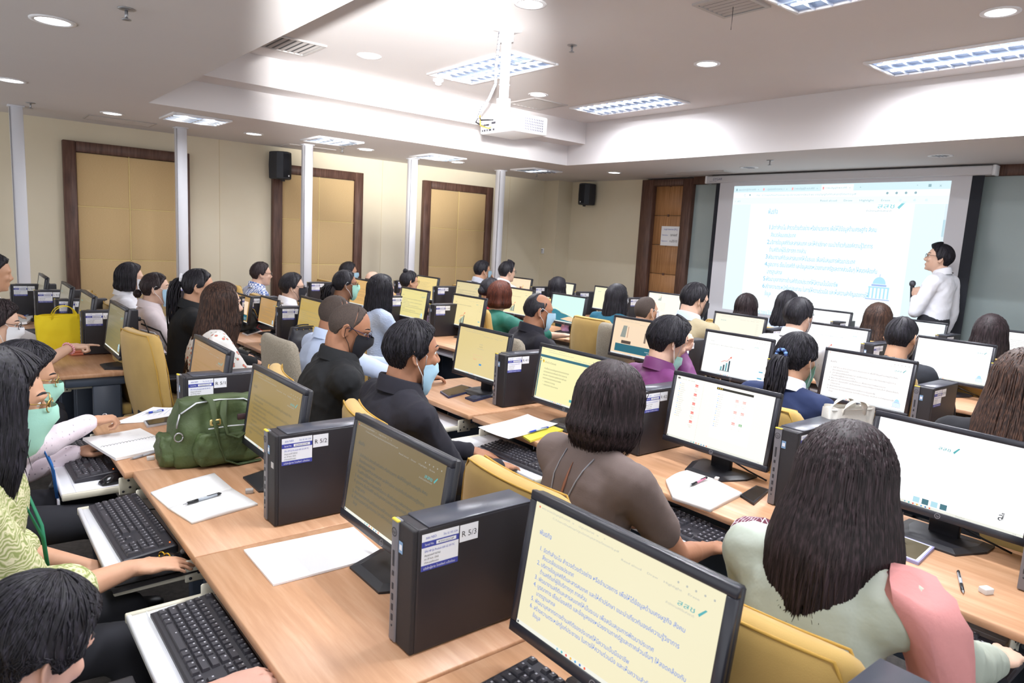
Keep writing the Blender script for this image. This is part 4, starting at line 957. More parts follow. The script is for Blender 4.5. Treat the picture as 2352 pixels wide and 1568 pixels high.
def ik(S_, W_t, l1, l2, pole):
    S_, W_t = Vector(S_), Vector(W_t); d = W_t-S_; D = min(d.length, (l1+l2)*0.985); d.normalize(); W2 = S_+d*D
    a = (l1*l1-l2*l2+D*D)/(2*D); h = math.sqrt(max(0, l1*l1-a*a)); p = Vector(pole); p = (p-d*p.dot(d)).normalized()
    return S_+d*a+p*h, W2
def hand_geo(mb, W_t, d, n, s, side, pose, mt):
    d = Vector(d).normalized(); n = Vector(n); n = (n-d*n.dot(d)).normalized(); lat = n.cross(d)*side  # lat points to the thumb side
    P = lambda a, b, c: Vector(W_t)+d*a*s+lat*b*s+n*c*s
    R3 = Matrix((tuple(d), tuple(lat), tuple(n))).transposed()
    mb.ell(P(.048, 0, 0), (.052*s, .041*s, .017*s), mt, 12, 8, rot=R3)
    capsule(mb, P(.0, 0, 0), .024*s, P(.03, 0, 0), .024*s, mt, 10)
    curl = {'relaxed': (14, 26, 18), 'fist': (70, 90, 50), 'point': (75, 85, 50), 'flat': (8, 12, 10), 'hold': (60, 70, 40)}[pose]
    for i, (b, L_) in enumerate([(.030, .068), (.010, .076), (-.010, .071), (-.029, .056)]):
        cu = curl
        if pose == 'point' and i == 0: cu = (3, 5, 5)
        a = 0; p = P(.086-.004*abs(i-1), b, 0.002); r = .0093-.0004*i
        for j, fr in enumerate((.45, .32, .26)):
            a += math.radians(cu[j]); q = p+(d*math.cos(a)-n*math.sin(a)+lat*(b*2.2 if pose != 'fist' else 0))*L_*fr*s
            capsule(mb, p, r*s*(1-.09*j), q, r*s*(1-.09*(j+1)), mt, 8); p = q
    t0 = P(.022, .03, -.004); t1 = t0+(d*.65+lat*.75-n*.15).normalized()*.042*s
    t2 = t1+((d*.95+lat*(.25 if pose == 'flat' else -.1)-n*(.25 if pose in ('relaxed', 'flat') else .45)).normalized())*.034*s
    capsule(mb, t0, .0135*s, t1, .0115*s, mt, 8); capsule(mb, t1, .0112*s, t2, .0088*s, mt, 8)
SKIN = {k: mat('skin_'+k, c, 0.5, spec=0.35, bump=(160, 0.08, 0.0006), var=(9, c2)) for k, c, c2 in
        (('warm', 'cda084', 'c69679'), ('fair', 'dfbaa4', 'd8af98'), ('tan', 'ab7b60', 'a37156'), ('rosy', 'd3aa9a', 'cb9e8d'), ('brown', '9a7058', '90664e'))}
def hairmat(name, a, b, c):
    m = rampmat('hair_'+name, 'ShaderNodeTexNoise', [a, b, c], [0.36, 0.5, 0.68], 0.55, (80, 80, 2.5), Scale=2.0, Detail=4, bump=0.1, spec=0.3); return m
HAIR = {'black': hairmat('black', '141318', '1e1c22', '312e38'), 'brown': hairmat('brown', '241814', '3b2922', '5c4134'), 'redbrown': hairmat('redbrown', '3a1c15', '57291c', '743c29'),
        'grey': hairmat('grey', '34302f', '55504e', '7a7471'), 'fuzz': mat('hair_stubble', '3a302c', .8, bump=(600, .5, .001), var=(300, '50433c')), 'darkbrown': hairmat('darkbrown', '1a1315', '2a2022', '43353a')}
def hz(style, az):
    """hairline height in the head frame for azimuth az (0 = face)"""
    a = abs(math.degrees(az))
    tabs = {'short': ([0, 35, 60, 75, 85, 100, 118, 140, 180], [.078, .074, .052, .015, -.02, .012, -.035, -.085, -.096]),
            'receded': ([0, 25, 50, 75, 85, 100, 118, 140, 180], [.098, .10, .085, .03, -.01, .012, -.035, -.075, -.082]),
            'tied': ([0, 35, 60, 78, 100, 130, 180], [.08, .072, .045, .005, -.015, -.06, -.075])}
    t = tabs.get(style, tabs['tied']); return float(np.interp(a, t[0], t[1]))
def hair(parent, Mh, hp, near, seed, name='hair'):
    rnd = random.Random(seed); st = hp['style']; mt = HAIR[hp.get('col', 'black')]; th = hp.get('th', .018); mb = MB()
    L_ = hp.get('len', 0.0); az0 = math.radians(hp.get('open', 62)); bald = hp.get('bald', 0); back = hp.get('back', 0.06); flare = hp.get('flare', 0.1); curlin = hp.get('curl', 0.0)
    hl = {'bob': 'tied', 'long': 'tied', 'pony': 'tied', 'bun': 'tied'}.get(st, st)
    def zend(az):
        base = hz(hl, az)
        if st in ('bob', 'long'):
            k = (abs(az)-az0)/math.radians(9); k = max(0, min(1, k+0.5)); k = k*k*(3-2*k)
            lower = -L_*(1.0-0.12*math.cos(az)) if st == 'long' else -L_
            lower *= 1+.05*_nz.noise((az*4, 1.3, seed))+.03*_nz.noise((az*19, 4.3, seed))
            return base*(1-k)+lower*k
        return base
    def pt(az, t, extra=0.0):
        ze = zend(az); top = .1169
        if ze > .02:
            ph = t*math.acos(max(-1, min(1, (ze-.02)/.097))); z = .02+.097*math.cos(ph)
        else:
            tu = 0.42 if st not in ('long',) else 0.3
            z = .02+.097*math.cos(t/tu*PI/2) if t < tu else .02+(ze-.02)*(t-tu)/(1-tu)
        if z > top: z = top
        # thickness: fades out at the hairline of cropped styles
        o = th
        if st in ('short', 'receded', 'tied', 'pony', 'bun'):
            fade = min(1.0, (1-t)/0.16+0.0); lowk = 1.0 if z > .0 else max(0.3, 1+z/.11)
            o = th*fade*lowk-.002
            if z > .06 and abs(az) < 1.2 and hp.get('quiff'): o += hp['quiff']*max(0, math.cos(az*1.2))*min(1, (1-t)*6)
        else:
            if abs(az) < az0-0.05: o = th*min(1.0, (1-t)/0.2)-.002
        if bald:
            # bare crown: skin shows where the shell sinks below it
            zb = bald; kz = max(0, min(1, (z-zb)/.018)); front = max(0, min(1, (2.3-abs(az))/.5)) if hp.get('crown') else 1
            o = o*(1-kz*front)-.012*kz*front
        if z >= -.05 or st not in ('bob', 'long'):
            p = head_pt(az, max(z, -.1), o+extra)
            if st in ('bob', 'long') and z < .02:
                q = head_pt(az, .02, o+extra); k = min(1, (.02-z)/.07); p = Vector((p.x*(1-k)+q.x*k, p.y*(1-k)+q.y*k, z))
        else:
            q = head_pt(az, .02, o+extra); p = Vector((q.x, q.y, z))
        if st in ('bob', 'long') and z < .02 and abs(az) > az0-0.15:
            u = (.02-z); fl = 1+flare*min(1, u/.15); p.x = (p.x+.01)*fl-.01; p.y *= fl
            if curlin: c_ = 1-curlin*max(0, (u-.6*(L_+.02))/(.4*(L_+.02)))**2; p.x *= c_; p.y *= c_
            if st == 'long' and u > .12: p.x -= back*((u-.12)/.25); p.y += hp.get('sway', 0)*(u-.12)
        return p
    na, nt = (72, 30) if near else (40, 18)
    grid = []
    for i in range(nt+1):
        t = i/nt; row = []
        for j in range(na):
            az = -PI+2*PI*j/na; rag = 0.0007*math.sin(az*41+i*.3)+0.0015*_nz.noise((az*9, t*3, seed))
            row.append(tuple(pt(az, t, rag)))
        grid.append(row)
    mb.loft(grid, mt, caps=False, M=Mh)
    if st in ('bob', 'long'):   # inner surface so the curtain has thickness
        inner = [[tuple(Vector(pt(-PI+2*PI*j/na, t, -.012))) for j in range(na)] for t in [0.3+0.7*i/8 for i in range(9)]]
        mb.loft(inner, mt, caps=False, M=Mh)
    nl = int(hp.get('locks', 300 if near else 70)*(1.7 if near else 1))
    for k in range(nl):
        az = rnd.uniform(-PI, PI)
        if st in ('bob', 'long') and abs(az) < az0 and rnd.random() < .75: az = math.copysign(rnd.uniform(az0, PI), az)
        if st in ('bob', 'long'): t0, t1 = rnd.uniform(0.03, .5), rnd.uniform(.93, 1.0); n_ = 9; r = rnd.uniform(.0016, .0034)
        else: t0 = rnd.uniform(0.0, .85); t1 = min(1.0, t0+rnd.uniform(.12, .3)); n_ = 4; r = rnd.uniform(.0011, .0022)
        dr = rnd.uniform(-.12, .12)*(1.6 if st not in ('bob', 'long') else .6); w1 = rnd.uniform(-.03, .03); pts = []
        for i in range(n_+1):
            f_ = i/n_; t = t0+(t1-t0)*f_; aa = az+dr*f_+w1*math.sin(f_*7+k)
            lift = (.0005+.0022*f_ if st not in ('bob', 'long') else .0004+.0012*math.sin(f_*3.1))
            pts.append(pt(aa, t, lift))
        if bald and pts[0].z > bald-.01: continue
        if st in ('bob', 'long') and near:
            e = pts[-1]+(pts[-1]-pts[-2]).normalized()*rnd.uniform(0, .05)+Vector((rnd.uniform(-.008, .008), rnd.uniform(-.008, .008), 0)); pts.append(e)
        m_ = len(pts); mb.tube([Mh @ p for p in pts], [r*(0.5+0.9*math.sin(PI*min(1, (i+.6)/m_)))*(1 if i < m_-1 else .2) for i in range(m_)], mt, 4, flat=.5)
    o = mb.build(name, parent)
    if st in ('pony', 'bun') or hp.get('tail'):
        tl = hp.get('tail', {}); mb = MB(); base = Vector(tl.get('at', (-.112, 0, .02)))
        if st == 'bun':
            R2 = tl.get('r', .038); mb.ell(base+Vector((-.02, 0, 0)), (R2, R2*1.15, R2), mt, 14, 10, M=Mh)
            for k in range(26):
                a = rnd.uniform(0, 2*PI); tt = rnd.uniform(-1, 1); pts = []
                for i in range(7):
                    b_ = a+i*.42; pts.append(base+Vector((-.02, 0, 0))+Vector((R2*tt*.5, 0, 0))+Vector((rnd.uniform(-.002, .002), R2*1.16*math.cos(b_)*math.sqrt(1-tt*tt*.3), R2*1.02*math.sin(b_)*math.sqrt(1-tt*tt*.3))))
                mb.tube([Mh @ p for p in pts], .004, mt, 4)
        else:
            TL = tl.get('len', .3); out = tl.get('out', .05); R2 = tl.get('r', .03)
            for k in range(90 if near else 34):
                a = rnd.uniform(0, 2*PI); q = math.sqrt(rnd.random()); pts = []; l2 = TL*rnd.uniform(.8, 1.05); wv = rnd.uniform(-1, 1)*tl.get('wave', .006)
                for i in range(9):
                    f_ = i/8; rad = R2*q*(0.35+1.0*math.sin(PI*min(1, f_*.75+.12)))
                    c = base+Vector((-out*math.sin(min(1, f_*2.6)*PI/2)+.0*f_-tl.get('drift', 0)*f_, tl.get('sway', 0)*f_, -l2*f_**1.25+.012*math.sin(min(1, f_*3)*PI)))
                    pts.append(c+Vector((rad*math.cos(a)+wv*math.sin(f_*14+k), rad*math.sin(a)+wv*math.cos(f_*12+k), 0)))
                mb.tube([Mh @ p for p in pts], [.0028+.003*math.sin(PI*(i+1)/10) for i in range(9)], mt, 4)
        mb.build('ponytail' if st != 'bun' else 'hair_bun', o)
        if tl.get('tie'):
            tb = MB(); c = base+Vector((-.012, 0, 0)); mtie = tl['tie']
            for k in range(14):
                a = 2*PI*k/14; tb.ell(c+Vector((0, .024*math.cos(a), .024*math.sin(a))), (.011, .009, .009), mtie[k % len(mtie)], 8, 6, M=Mh)
            tb.build('hair_tie', parent)
    return o
def face_bits(parent, Mh, P, near):
    if near or P.get('face'):
        for sd in (-1, 1):
            e = MB().ell((.0685, sd*.031, .012), (.0135, .014, .0125), mat('eye_white', 'e9e4de', 0.25), 12, 8, M=Mh); e.ell((.0778, sd*.0315, .011), (.0055, .0066, .0066), mat('iris_dark', '1d1410', 0.15), 8, 6, M=Mh)
            e.build('eye', parent)
            eb = MB().tube([Mh @ head_pt(sd*math.radians(a), .034+.004*math.sin((a-12)/30*PI), .0035) for a in (12, 20, 28, 36, 42)], [.0022, .0035, .0035, .0028, .001], HAIR[P.get('brow', 'black')], 6)
            eb.build('eyebrow', parent)
        if not P.get('mask'):
            MB().loft([[tuple(head_pt(math.radians(a), z, .0035+.003*math.cos(math.radians(a*3.2)))) for a in range(-17, 18, 4)] for z in (-.058, -.062, -.066, -.071)], mat('lips', 'a0605a', 0.4), closed=False, caps=False, M=Mh).build('lips', parent)
    mk = P.get('mask')
    if mk:
        cols = {'teal': ('a6dccb', 'teal'), 'blue': ('a9cfe6', 'b'), 'white': ('e6e8ee', 'w'), 'black': ('23242c', 'k')}
        mt = mat('mask_'+mk, cols[mk][0], 0.8, bump=(200, .4, .0008)); dz = P.get('mask_dz', 0)
        rows = []
        zs = [.004, -.004, -.016, -.03, -.046, -.062, -.078, -.094, -.108, -.12]
        for i, z in enumerate(zs):
            row = []
            for j in range(17):
                a = math.radians(-66+132*j/16)*(1-.10*abs(i-4.5)/4.5)
                zz = max(z, -.116); b = .026*math.exp(-(a/.42)**2)*math.exp(-((z+.02)/.035)**2)+.006*math.exp(-(a/.6)**2)
                pleat = .0018*(i % 2) if mk != 'black' else .003*math.cos(a)
                p = head_pt(a, zz, .0125+b+pleat); p.z = z+dz-.012*math.cos(a)*(1 if i > 7 else 0)
                if dz < -.03: p.x -= .02
                row.append(p)
            rows.append(row)
        mb = MB(); mb.loft([[tuple(p) for p in r] for r in rows], mt, closed=False, caps=False, M=Mh)
        mb.loft([[tuple(p*0.985) for p in r] for r in rows], mt, closed=False, caps=False, M=Mh)
        mo = mb.build('face_mask', parent)
        lm = mat('loop_'+('black' if mk == 'black' else 'white'), '1b1b20' if mk == 'black' else 'e6e8ec', 0.6)
        for sd in (-1, 1):
            j = 0 if sd < 0 else 16; a, b = rows[0][j], rows[8][j]
            pts = [a, Vector((.03, sd*.081, .016+dz*.3)), Vector((.0, sd*.088, .03)), Vector((-.014, sd*.088, .012)), Vector((-.008, sd*.084, -.022)), Vector((.02, sd*.076, -.05+dz*.6)), b]
            MB().tube([Mh @ p for p in pts], .0018, lm, 5).build('ear_loop', mo)
    if P.get('glasses'):
        mg = {'black': BLACK, 'gold': mat('gold_rim', 'b89a5a', 0.3, metal=.9), 'blue': mat('navy_rim', '232a5a', 0.3)}[P['glasses']]
        mb = MB(); r = .021
        for sd in (-1, 1):
            c = Vector((.103, sd*.032, .008)); pts = [c+Vector((-.012*abs(math.cos(a))*(1 if math.cos(a)*1 > 0 else 0), sd*r*1.15*math.cos(a), r*.82*math.sin(a))) for a in [2*PI*k/16 for k in range(17)]]
            mb.tube([Mh @ p for p in pts], .0017, mg, 5)
            mb.tube([Mh @ Vector(p) for p in ((.093, sd*.056, .014), (.05, sd*.078, .018), (.0, sd*.083, .02), (-.018, sd*.082, .004))], .0017, mg, 5)
        mb.tube([Mh @ Vector(p) for p in ((.107, -.011, .012), (.109, 0, .014), (.107, .011, .012))], .0016, mg, 5)
        go = mb.build('glasses', parent)
        lb = MB()
        for sd in (-1, 1): lb.add([(.1025, sd*.032+sd*r*1.1*math.cos(a), .008+r*.8*math.sin(a)) for a in [2*PI*k/14 for k in range(14)]], [tuple(range(14))], mat('lens_glass', 'dfe8ee', 0.05, trans=0.0, alpha=0.25), M=Mh)
        lb.build('lens', go)
PEOPLE = {}
def person(key, px, X=None, Y=None, s=1.1, th=0, hy=0, pitch=0, lean=.07, roll=0, skin='warm', hairp=None, shirt=None, sleeve='long', collar=None, pants=None, hands=None, near=False, face=False, wide=1.0,
           mask=None, mask_dz=0, glasses=None, label='', group=None, stand=False, vox=None, earring=None, wr=.0034, chair='mustard', chair_lab=None, chair_rz=None, extra=None, brow='black', chair_dx=0, chair_dy=0):
    px_w = on_x(px[0], px[1], X) if X is not None else on_y(px[0], px[1], Y)
    H = Vector(px_w); thr = math.radians(th); lean = lean*s
    fx, fy = math.cos(thr), math.sin(thr)
    root = thing('person', label, 'person', (H.x-fx*lean, H.y-fy*lean, 0), thr, group)
    hz_ = H.z; hx = lean
    inv = Matrix.Rotation(-thr, 4, 'Z') @ Matrix.Translation((-(H.x-fx*lean), -(H.y-fy*lean), 0))
    Mh = Matrix.Translation((hx, 0, hz_)) @ Matrix.Rotation(math.radians(hy-th), 4, 'Z') @ Matrix.Rotation(math.radians(pitch), 4, 'Y') @ Matrix.Rotation(math.radians(roll), 4, 'X') @ Matrix.Scale(s, 4)
    sk = SKIN[skin]; v = vox or (.0068 if near else .0105)
    Nb = Vector((hx-.05*s, 0, hz_-.136*s)); Pv = Vector((0, 0, .57 if not stand else .98*s)); ws = wide
    chest = lerp(Pv, Nb, .66); belly = lerp(Pv, Nb, .3)
    shp = {sd: Vector((hx-.06*s, sd*.178*s*ws, hz_-.2*s)) for sd in (-1, 1)}
    tl_ = (Nb.z-Pv.z)
    # arms
    arm = {}
    for sd in (-1, 1):
        h = (hands or {}).get(sd)
        if h is None: h = dict(at=None)
        W_t = inv @ Vector(h['at']) if h.get('at') is not None else Vector((hx+.34*s, sd*.13, .698))
        if stand and h.get('at') is None: W_t = Vector((hx+.02, sd*.24*s, hz_-.85*s))
        pole = h.get('pole', (-.35, sd*.5, -1)); E_, W2 = ik(shp[sd], W_t, .29*s, .265*s, pole)
        arm[sd] = (E_, W2, h)
    # body: skin, one continuous surface
    mb = MB()
    rings = []
    zs = [-.1165, -.111, -.1, -.085, -.07, -.055, -.04, -.025, -.01, .005, .02, .04, .06, .078, .092, .103, .111, .1155]
    for z in zs: rings.append([tuple(head_pt(-PI+2*PI*j/32, z, 0)) for j in range(32)])
    mb.loft(rings, sk, M=Mh)
    mb.ell((.094, 0, -.026), (.017, .013, .014), sk, 10, 8, M=Mh); mb.tube([Mh @ Vector(p) for p in ((.082, 0, .02), (.09, 0, .003), (.101, 0, -.016), (.106, 0, -.026))], [.006*s, .007*s, .0085*s, .010*s], sk, 8)
    for sd in (-1, 1):
        mb.ell((.094, sd*.011, -.03), (.009, .007, .007), sk, 8, 6, M=Mh)
        mb.ell((.068, sd*.036, -.02), (.02, .02, .022), sk, 10, 8, M=Mh)           # cheek
        mb.tube([Mh @ head_pt(sd*math.radians(a), .028, .001) for a in (5, 15, 27, 40)], .0075*s, sk, 8)  # brow ridge
        # ear: shell, helix, lobe
        Re = Euler((0, math.radians(-12), sd*math.radians(-22))).to_matrix()
        ec = Vector((-.012, sd*.079, -.002))
        mb.ell(ec, (.018, .006, .029), sk, 12, 8, M=Mh, rot=Re)
        mb.tube([Mh @ (ec+Re @ Vector((.019*math.cos(a), sd*.006, .032*math.sin(a)))) for a in [math.radians(q) for q in range(20, 300, 25)]], .0042*s, sk, 7)
        mb.ell(ec+Vector((.002, sd*.002, -.029)), (.007, .005, .008), sk, 8, 6, M=Mh)
    mb.ell((.083, 0, -.066), (.011, .022, .011), sk, 10, 8, M=Mh); mb.ell((.07, 0, -.1), (.018, .022, .014), sk, 10, 8, M=Mh)
    nk = Mh @ Vector((-.028, 0, -.05)); nk2 = Mh @ Vector((-.012, 0, -.09))
    capsule(mb, nk, .057*s*ws**.5, Nb+Vector((-.005, 0, -.03)), .063*s*ws**.5, sk, 16); capsule(mb, nk2, .045*s, Nb+Vector((.012, 0, -.03)), .055*s, sk, 14)
    mb.ell(chest+Vector((0, 0, .02)), (.085*s, .13*s*ws, tl_*.30), sk, 16, 12)
    for sd in (-1, 1):
        E_, W2, h = arm[sd]
        capsule(mb, Nb+Vector((0, 0, -.04)), .045*s, shp[sd], .045*s, sk)
        capsule(mb, shp[sd], .046*s, E_, .037*s, sk); capsule(mb, E_, .038*s, lerp(E_, W2, .45), .037*s, sk); capsule(mb, lerp(E_, W2, .4), .037*s, W2, .0245*s, sk)
        d = (W2-E_).normalized(); d2 = Vector(h['dir']) if h.get('dir') else d*1.0+Vector((0, 0, -.15 if not h.get('at') else 0))
        if h.get('dir'): d2 = (Matrix.Rotation(-thr, 3, 'Z') @ d2)
        nn = Vector(h.get('n', (0, 0, 1)))
        hand_geo(mb, W2, d2, nn, s, -sd, h.get('pose', 'relaxed'), sk)
    remesh(mb, 'body', v, 3, root)
    # shirt
    sm = shirt or mat('shirt_grey', '9a9a9f', .9); k_ = 1.0
    mb = MB(); vs = .011 if near else .016
    if tl_ > 0.05:
        rings = []
        for t_, rx, ry in ((-.16, .06, .09), (-.13, .11, .15), (-.05, .135, .172), (.08, .137, .168), (.25, .13, .156), (.42, .126, .152), (.58, .127, .160), (.72, .126, .168), (.84, .115, .160), (.92, .097, .13), (.98, .075, .09), (1.03, .06, .066)):
            c = Pv+(Nb-Pv)*t_+Vector((-.012*math.sin(max(0, t_)*PI), 0, 0)); bw = ws*(1+.12*(ws-1)*5*max(0, math.sin(max(0, min(1, t_+.2))*PI))*.3)
            rings.append([tuple(c+Vector((rx*s*(.93 if ws > 1.05 else 1)*bw*math.copysign(abs(math.cos(a))**.9, math.cos(a)), ry*s*bw*math.copysign(abs(math.sin(a))**.85, math.sin(a)), 0))) for a in [2*PI*q/28 for q in range(28)]])
        mb.loft(rings, sm)
    capsule(mb, Nb+Vector((-.012, 0, -.045)), .068*s*ws, Nb+Vector((-.005, 0, -.012)), .064*s*ws, sm, 16)
    for sd in (-1, 1):
        E_, W2, h = arm[sd]; S_ = shp[sd]
        capsule(mb, Nb+Vector((-.01, sd*.03, -.045)), .066*s, S_+Vector((0, -sd*.01, 0)), .066*s, sm, 16)
        capsule(mb, S_, .068*s*ws**.5, lerp(chest, S_, .5), .09*s, sm, 14)
        if sleeve == 'long':
            capsule(mb, S_, .067*s, E_, .053*s, sm); capsule(mb, E_, .053*s, lerp(E_, W2, .93), .040*s, sm)
        elif sleeve == 'short': capsule(mb, S_, .068*s, lerp(S_, E_, .62), .062*s, sm)
        elif sleeve == 'elbow': capsule(mb, S_, .069*s, lerp(S_, E_, .95), .068*s, sm); capsule(mb, lerp(S_, E_, .9), .068*s, lerp(E_, W2, .3), .072*s, sm)
        elif sleeve == 'three': capsule(mb, S_, .067*s, E_, .054*s, sm); capsule(mb, E_, .054*s, lerp(E_, W2, .55), .05*s, sm)
    so = remesh(mb, 'shirt', vs, 3, root, wrinkle=wr, seed=abs(hash(label)) % 999 if False else len(label)*7+int(px[0]) % 97)
    if collar:
        cm = collar; rings = []
        for (dr, dz_) in ((-.004, -.03), (.0, .0), (.002, .03), (.006, .036), (.012, .03), (.02, -.008), (.026, -.022)):
            ring = []
            for j in range(28):
                a = 2*PI*j/28; rr = (.062+dr)*s*ws**.5; front = max(0, math.cos(a))**2
                tilt = -.022*math.cos(a)*s
                ring.append((Nb.x-.0+rr*1.05*math.cos(a)+.006, rr*math.sin(a), Nb.z+.012*s+dz_*s*(1 if dz_ > -.02 or dr < 0 else 1+front*.8)+tilt))
            rings.append(ring)
        MB().loft(rings, cm, caps=False).build('collar', root)
    # trousers and shoes
    pm = pants or mat('trousers_dark', '23242b', .9)
    mb = MB()
    if not stand:
        mb.ell(Pv+Vector((0, 0, -.02)), (.14*s, .17*s, .10*s), pm, 16, 10)
        for sd in (-1, 1):
            kn = Vector((.40*s, sd*.1, .53)); an = Vector((.42*s, sd*.11, .1))
            capsule(mb, Vector((.02, sd*.09*s, .56)), .085*s, kn, .062*s, pm); capsule(mb, kn, .06*s, an, .045*s, pm)
        remesh(mb, 'trousers', .022, 2, root)
        for sd in (-1, 1): MB().loft([[(x_, sd*.11+w2*math.cos(a), max(0.002, h2+h2*math.sin(a))) for a in [2*PI*q/10 for q in range(10)]] for x_, w2, h2 in ((.36*s, .02, .02), (.38*s, .036, .035), (.46*s, .04, .035), (.54*s, .045, .022), (.6*s, .03, .016), (.615*s, .01, .008))], BLACK).build('shoe', root)
    else:
        mb.ell(Pv, (.12*s, .16*s, .12*s), pm, 16, 10)
        for sd in (-1, 1): capsule(mb, Pv+Vector((0, sd*.08, -.05)), .085*s, Vector((.01, sd*.1, .5*s)), .062*s, pm); capsule(mb, Vector((.01, sd*.1, .5*s)), .06*s, Vector((0, sd*.11, .09)), .045*s, pm)
        remesh(mb, 'trousers', .02, 2, root)
        for sd in (-1, 1): MB().loft([[(x_, sd*.11+w2*math.cos(a), max(0.002, h2+h2*math.sin(a))) for a in [2*PI*q/10 for q in range(10)]] for x_, w2, h2 in ((-.06, .02, .02), (-.05, .036, .035), (.04, .04, .035), (.12, .045, .022), (.18, .03, .016), (.2, .01, .008))], BLACK).build('shoe', root)
    if hairp: hair(root, Mh, hairp, near, int(px[0]*3+px[1]))
    face_bits(root, Mh, dict(mask=mask, mask_dz=mask_dz, glasses=glasses, face=face, brow=brow), near)
    if extra: extra(root, Mh, Nb, arm, s, inv)
    PEOPLE[key] = (root, Mh, Nb, arm, s)
    if chair and not stand:
        pc = root.location
        put_chair(pc.x-.02+chair_dx, pc.y+chair_dy, thr if chair_rz is None else math.radians(chair_rz), chair, chair_lab or 'chair of the '+label)
    return root

# ---------------------------------------------------------------- chairs
def build_chair(up):
    t = thing('office_chair', 'x', 'chair'); m_ = MUSTARD if up == 'mustard' else GREYUP
    MB().rbox(-.25, .24, -.27, .27, .40, .475, .035, m_, 3).build('seat', t)
    # backrest: a rounded slab, leaning back, slightly dished
    n = 17; rings = []
    def outline(z):
        f_ = (z-.46)/.6; w_ = .235+.045*math.sin(PI*min(1, max(0, f_)*.9+.05)); return w_
    zs = [.46, .475, .5, .6, .7, .8, .9, .97, 1.02, 1.045, 1.056, 1.06]
    for z in zs:
        w_ = outline(z)
        k = (z-1.0)/.06
        if k > 0: w_ -= .05*(1-math.sqrt(max(0, 1-k*k)))
        cx = -.175-.075*(z-.46)/.6-.02*math.sin(PI*(z-.46)/.6); tk = .042 if z < 1.04 else (.034 if z < 1.05 else (.022 if z < 1.058 else .008))
        ring = []
        for q in range(28):
            a = 2*PI*q/28; ca, sa = math.cos(a), math.sin(a); y = w_*math.copysign(abs(sa)**.35, sa); x = tk*math.copysign(abs(ca)**.6, ca)
            ring.append((cx+x+.035*(y/.27)**2, y, z))
        rings.append(ring)
    b_ = MB().loft(rings, m_).build('backrest', t)
    if up == 'mustard':
        for sx in (-1, 1):
            pts = []
            for f_ in [i/24 for i in range(25)]:
                a = -1.0+2*f_
                if abs(a) < .72: y = a/.72*.215; z = 1.052-.0*abs(a)
                else: y = math.copysign(.215+.05*min(1, (abs(a)-.72)/.1), a); z = 1.045-(abs(a)-.72)/.28*.5
                cx = -.175-.075*(z-.46)/.6-.02*math.sin(PI*(z-.46)/.6)+.035*(y/.27)**2; pts.append((cx+sx*.032, y, z))
            MB().tube(pts, .0035, mat('mustard_piping', 'b8913e', .8), 6).build('piping', b_)
    MB().cyl(0, 0, .12, .4, .028, BLACK, 12).build('gas_column', t)
    MB().rbox(-.12, .12, -.1, .1, .375, .405, .01, BLACK, 1).build('tilt_mechanism', t)
    MB().rbox(-.24, -.2, -.04, .04, .36, .56, .01, BLACK, 1).build('back_support', t)
    for k in range(5):
        a = 2*PI*k/5+.3; M = Matrix.Rotation(a, 4, 'Z')
        lg = MB().loft([[(.02, -.03, .09), (.02, .03, .09), (.02, .03, .13), (.02, -.03, .13)], [(.29, -.015, .055), (.29, .015, .055), (.29, .015, .085), (.29, -.015, .085)]], BLACK, M=M, smooth=False).build('base_leg', t)
        MB().cyl(0, 0, -.02, .02, .028, BLACK, 12, M=M @ Matrix.Translation((.28, 0, .028)) @ Matrix.Rotation(PI/2, 4, 'X')).build('caster', lg)
    for sd in (-1, 1):
        MB().tube([(.02, sd*.25, .42), (.03, sd*.3, .46), (.02, sd*.31, .62), (-.02, sd*.31, .655)], .014, BLACK, 8).rbox(-.13, .12, sd*.31-.03, sd*.31+.03, .65, .672, .009, BLACK, 2).build('armrest', t)
    return t
ch = {'mustard': build_chair('mustard'), 'grey': build_chair('grey')}; ch_used = set()
for c_ in ch.values(): index_kids(c_)
def put_chair(x, y, rz, up, label):
    g = {'mustard': 'mustard high backed office chairs', 'grey': 'oatmeal office chairs'}[up]
    if up not in ch_used:
        ch_used.add(up); o = ch[up]; o.location = (x, y, 0); o.rotation_euler = (0, 0, rz); o['label'] = label; o['group'] = g; return o
    return copy_thing(ch[up], (x, y, 0), rz, label, g)
# ---------------------------------------------------------------- the people in the room
BLK_C = mat('black_cloth', '17191d', .85, bump=(40, .25, .004)); NAVY = mat('midnight_jacket', '1c1b26', .9, bump=(300, .3, .001)); WHT = mat('white_shirt', 'e9eaf2', .85, bump=(30, .2, .003))
LBLUE = mat('light_blue_shirt', 'c3d2ee', .85, bump=(30, .2, .003)); BROWN = mat('taupe_blouse', '6a5c58', .9, bump=(260, .3, .001)); PURPLE = mat('purple_shirt', '6d2f68', .6, bump=(30, .25, .003)); TANJ = mat('tan_jacket', 'b3a688', .9, bump=(60, .3, .003))
GREENB = mat('emerald_blouse', '1e6b5c', .6, bump=(60, .5, .002)); TEALT = mat('teal_top', '115a72', .8); REDT = mat('red_top', 'a8202c', .8); YELT = mat('yellow_top', 'e0c12c', .8); GREYS = mat('pale_grey_shirt', 'b9bcc8', .85); PINKW = mat('pale_pink_blouse', 'e2d6da', .7, bump=(30, .2, .003))
NAVYV = mat('navy_top', '1b2a52', .85); PALEB = mat('crinkled_blue_blouse', 'bccbe6', .8, bump=(45, 1.0, .006, (1, 1, 3)))
WAVE = rampmat('green_wave_print', 'ShaderNodeTexWave', ['8f9a5e', 'c9c79a', '9aa669', 'd4cfac'], [.15, .45, .6, .85], .85, (9, 9, 9), wave_type='RINGS', rings_direction='SPHERICAL', Scale=3.2, Distortion=14, Detail=1.5, Detail_Scale=1.2)
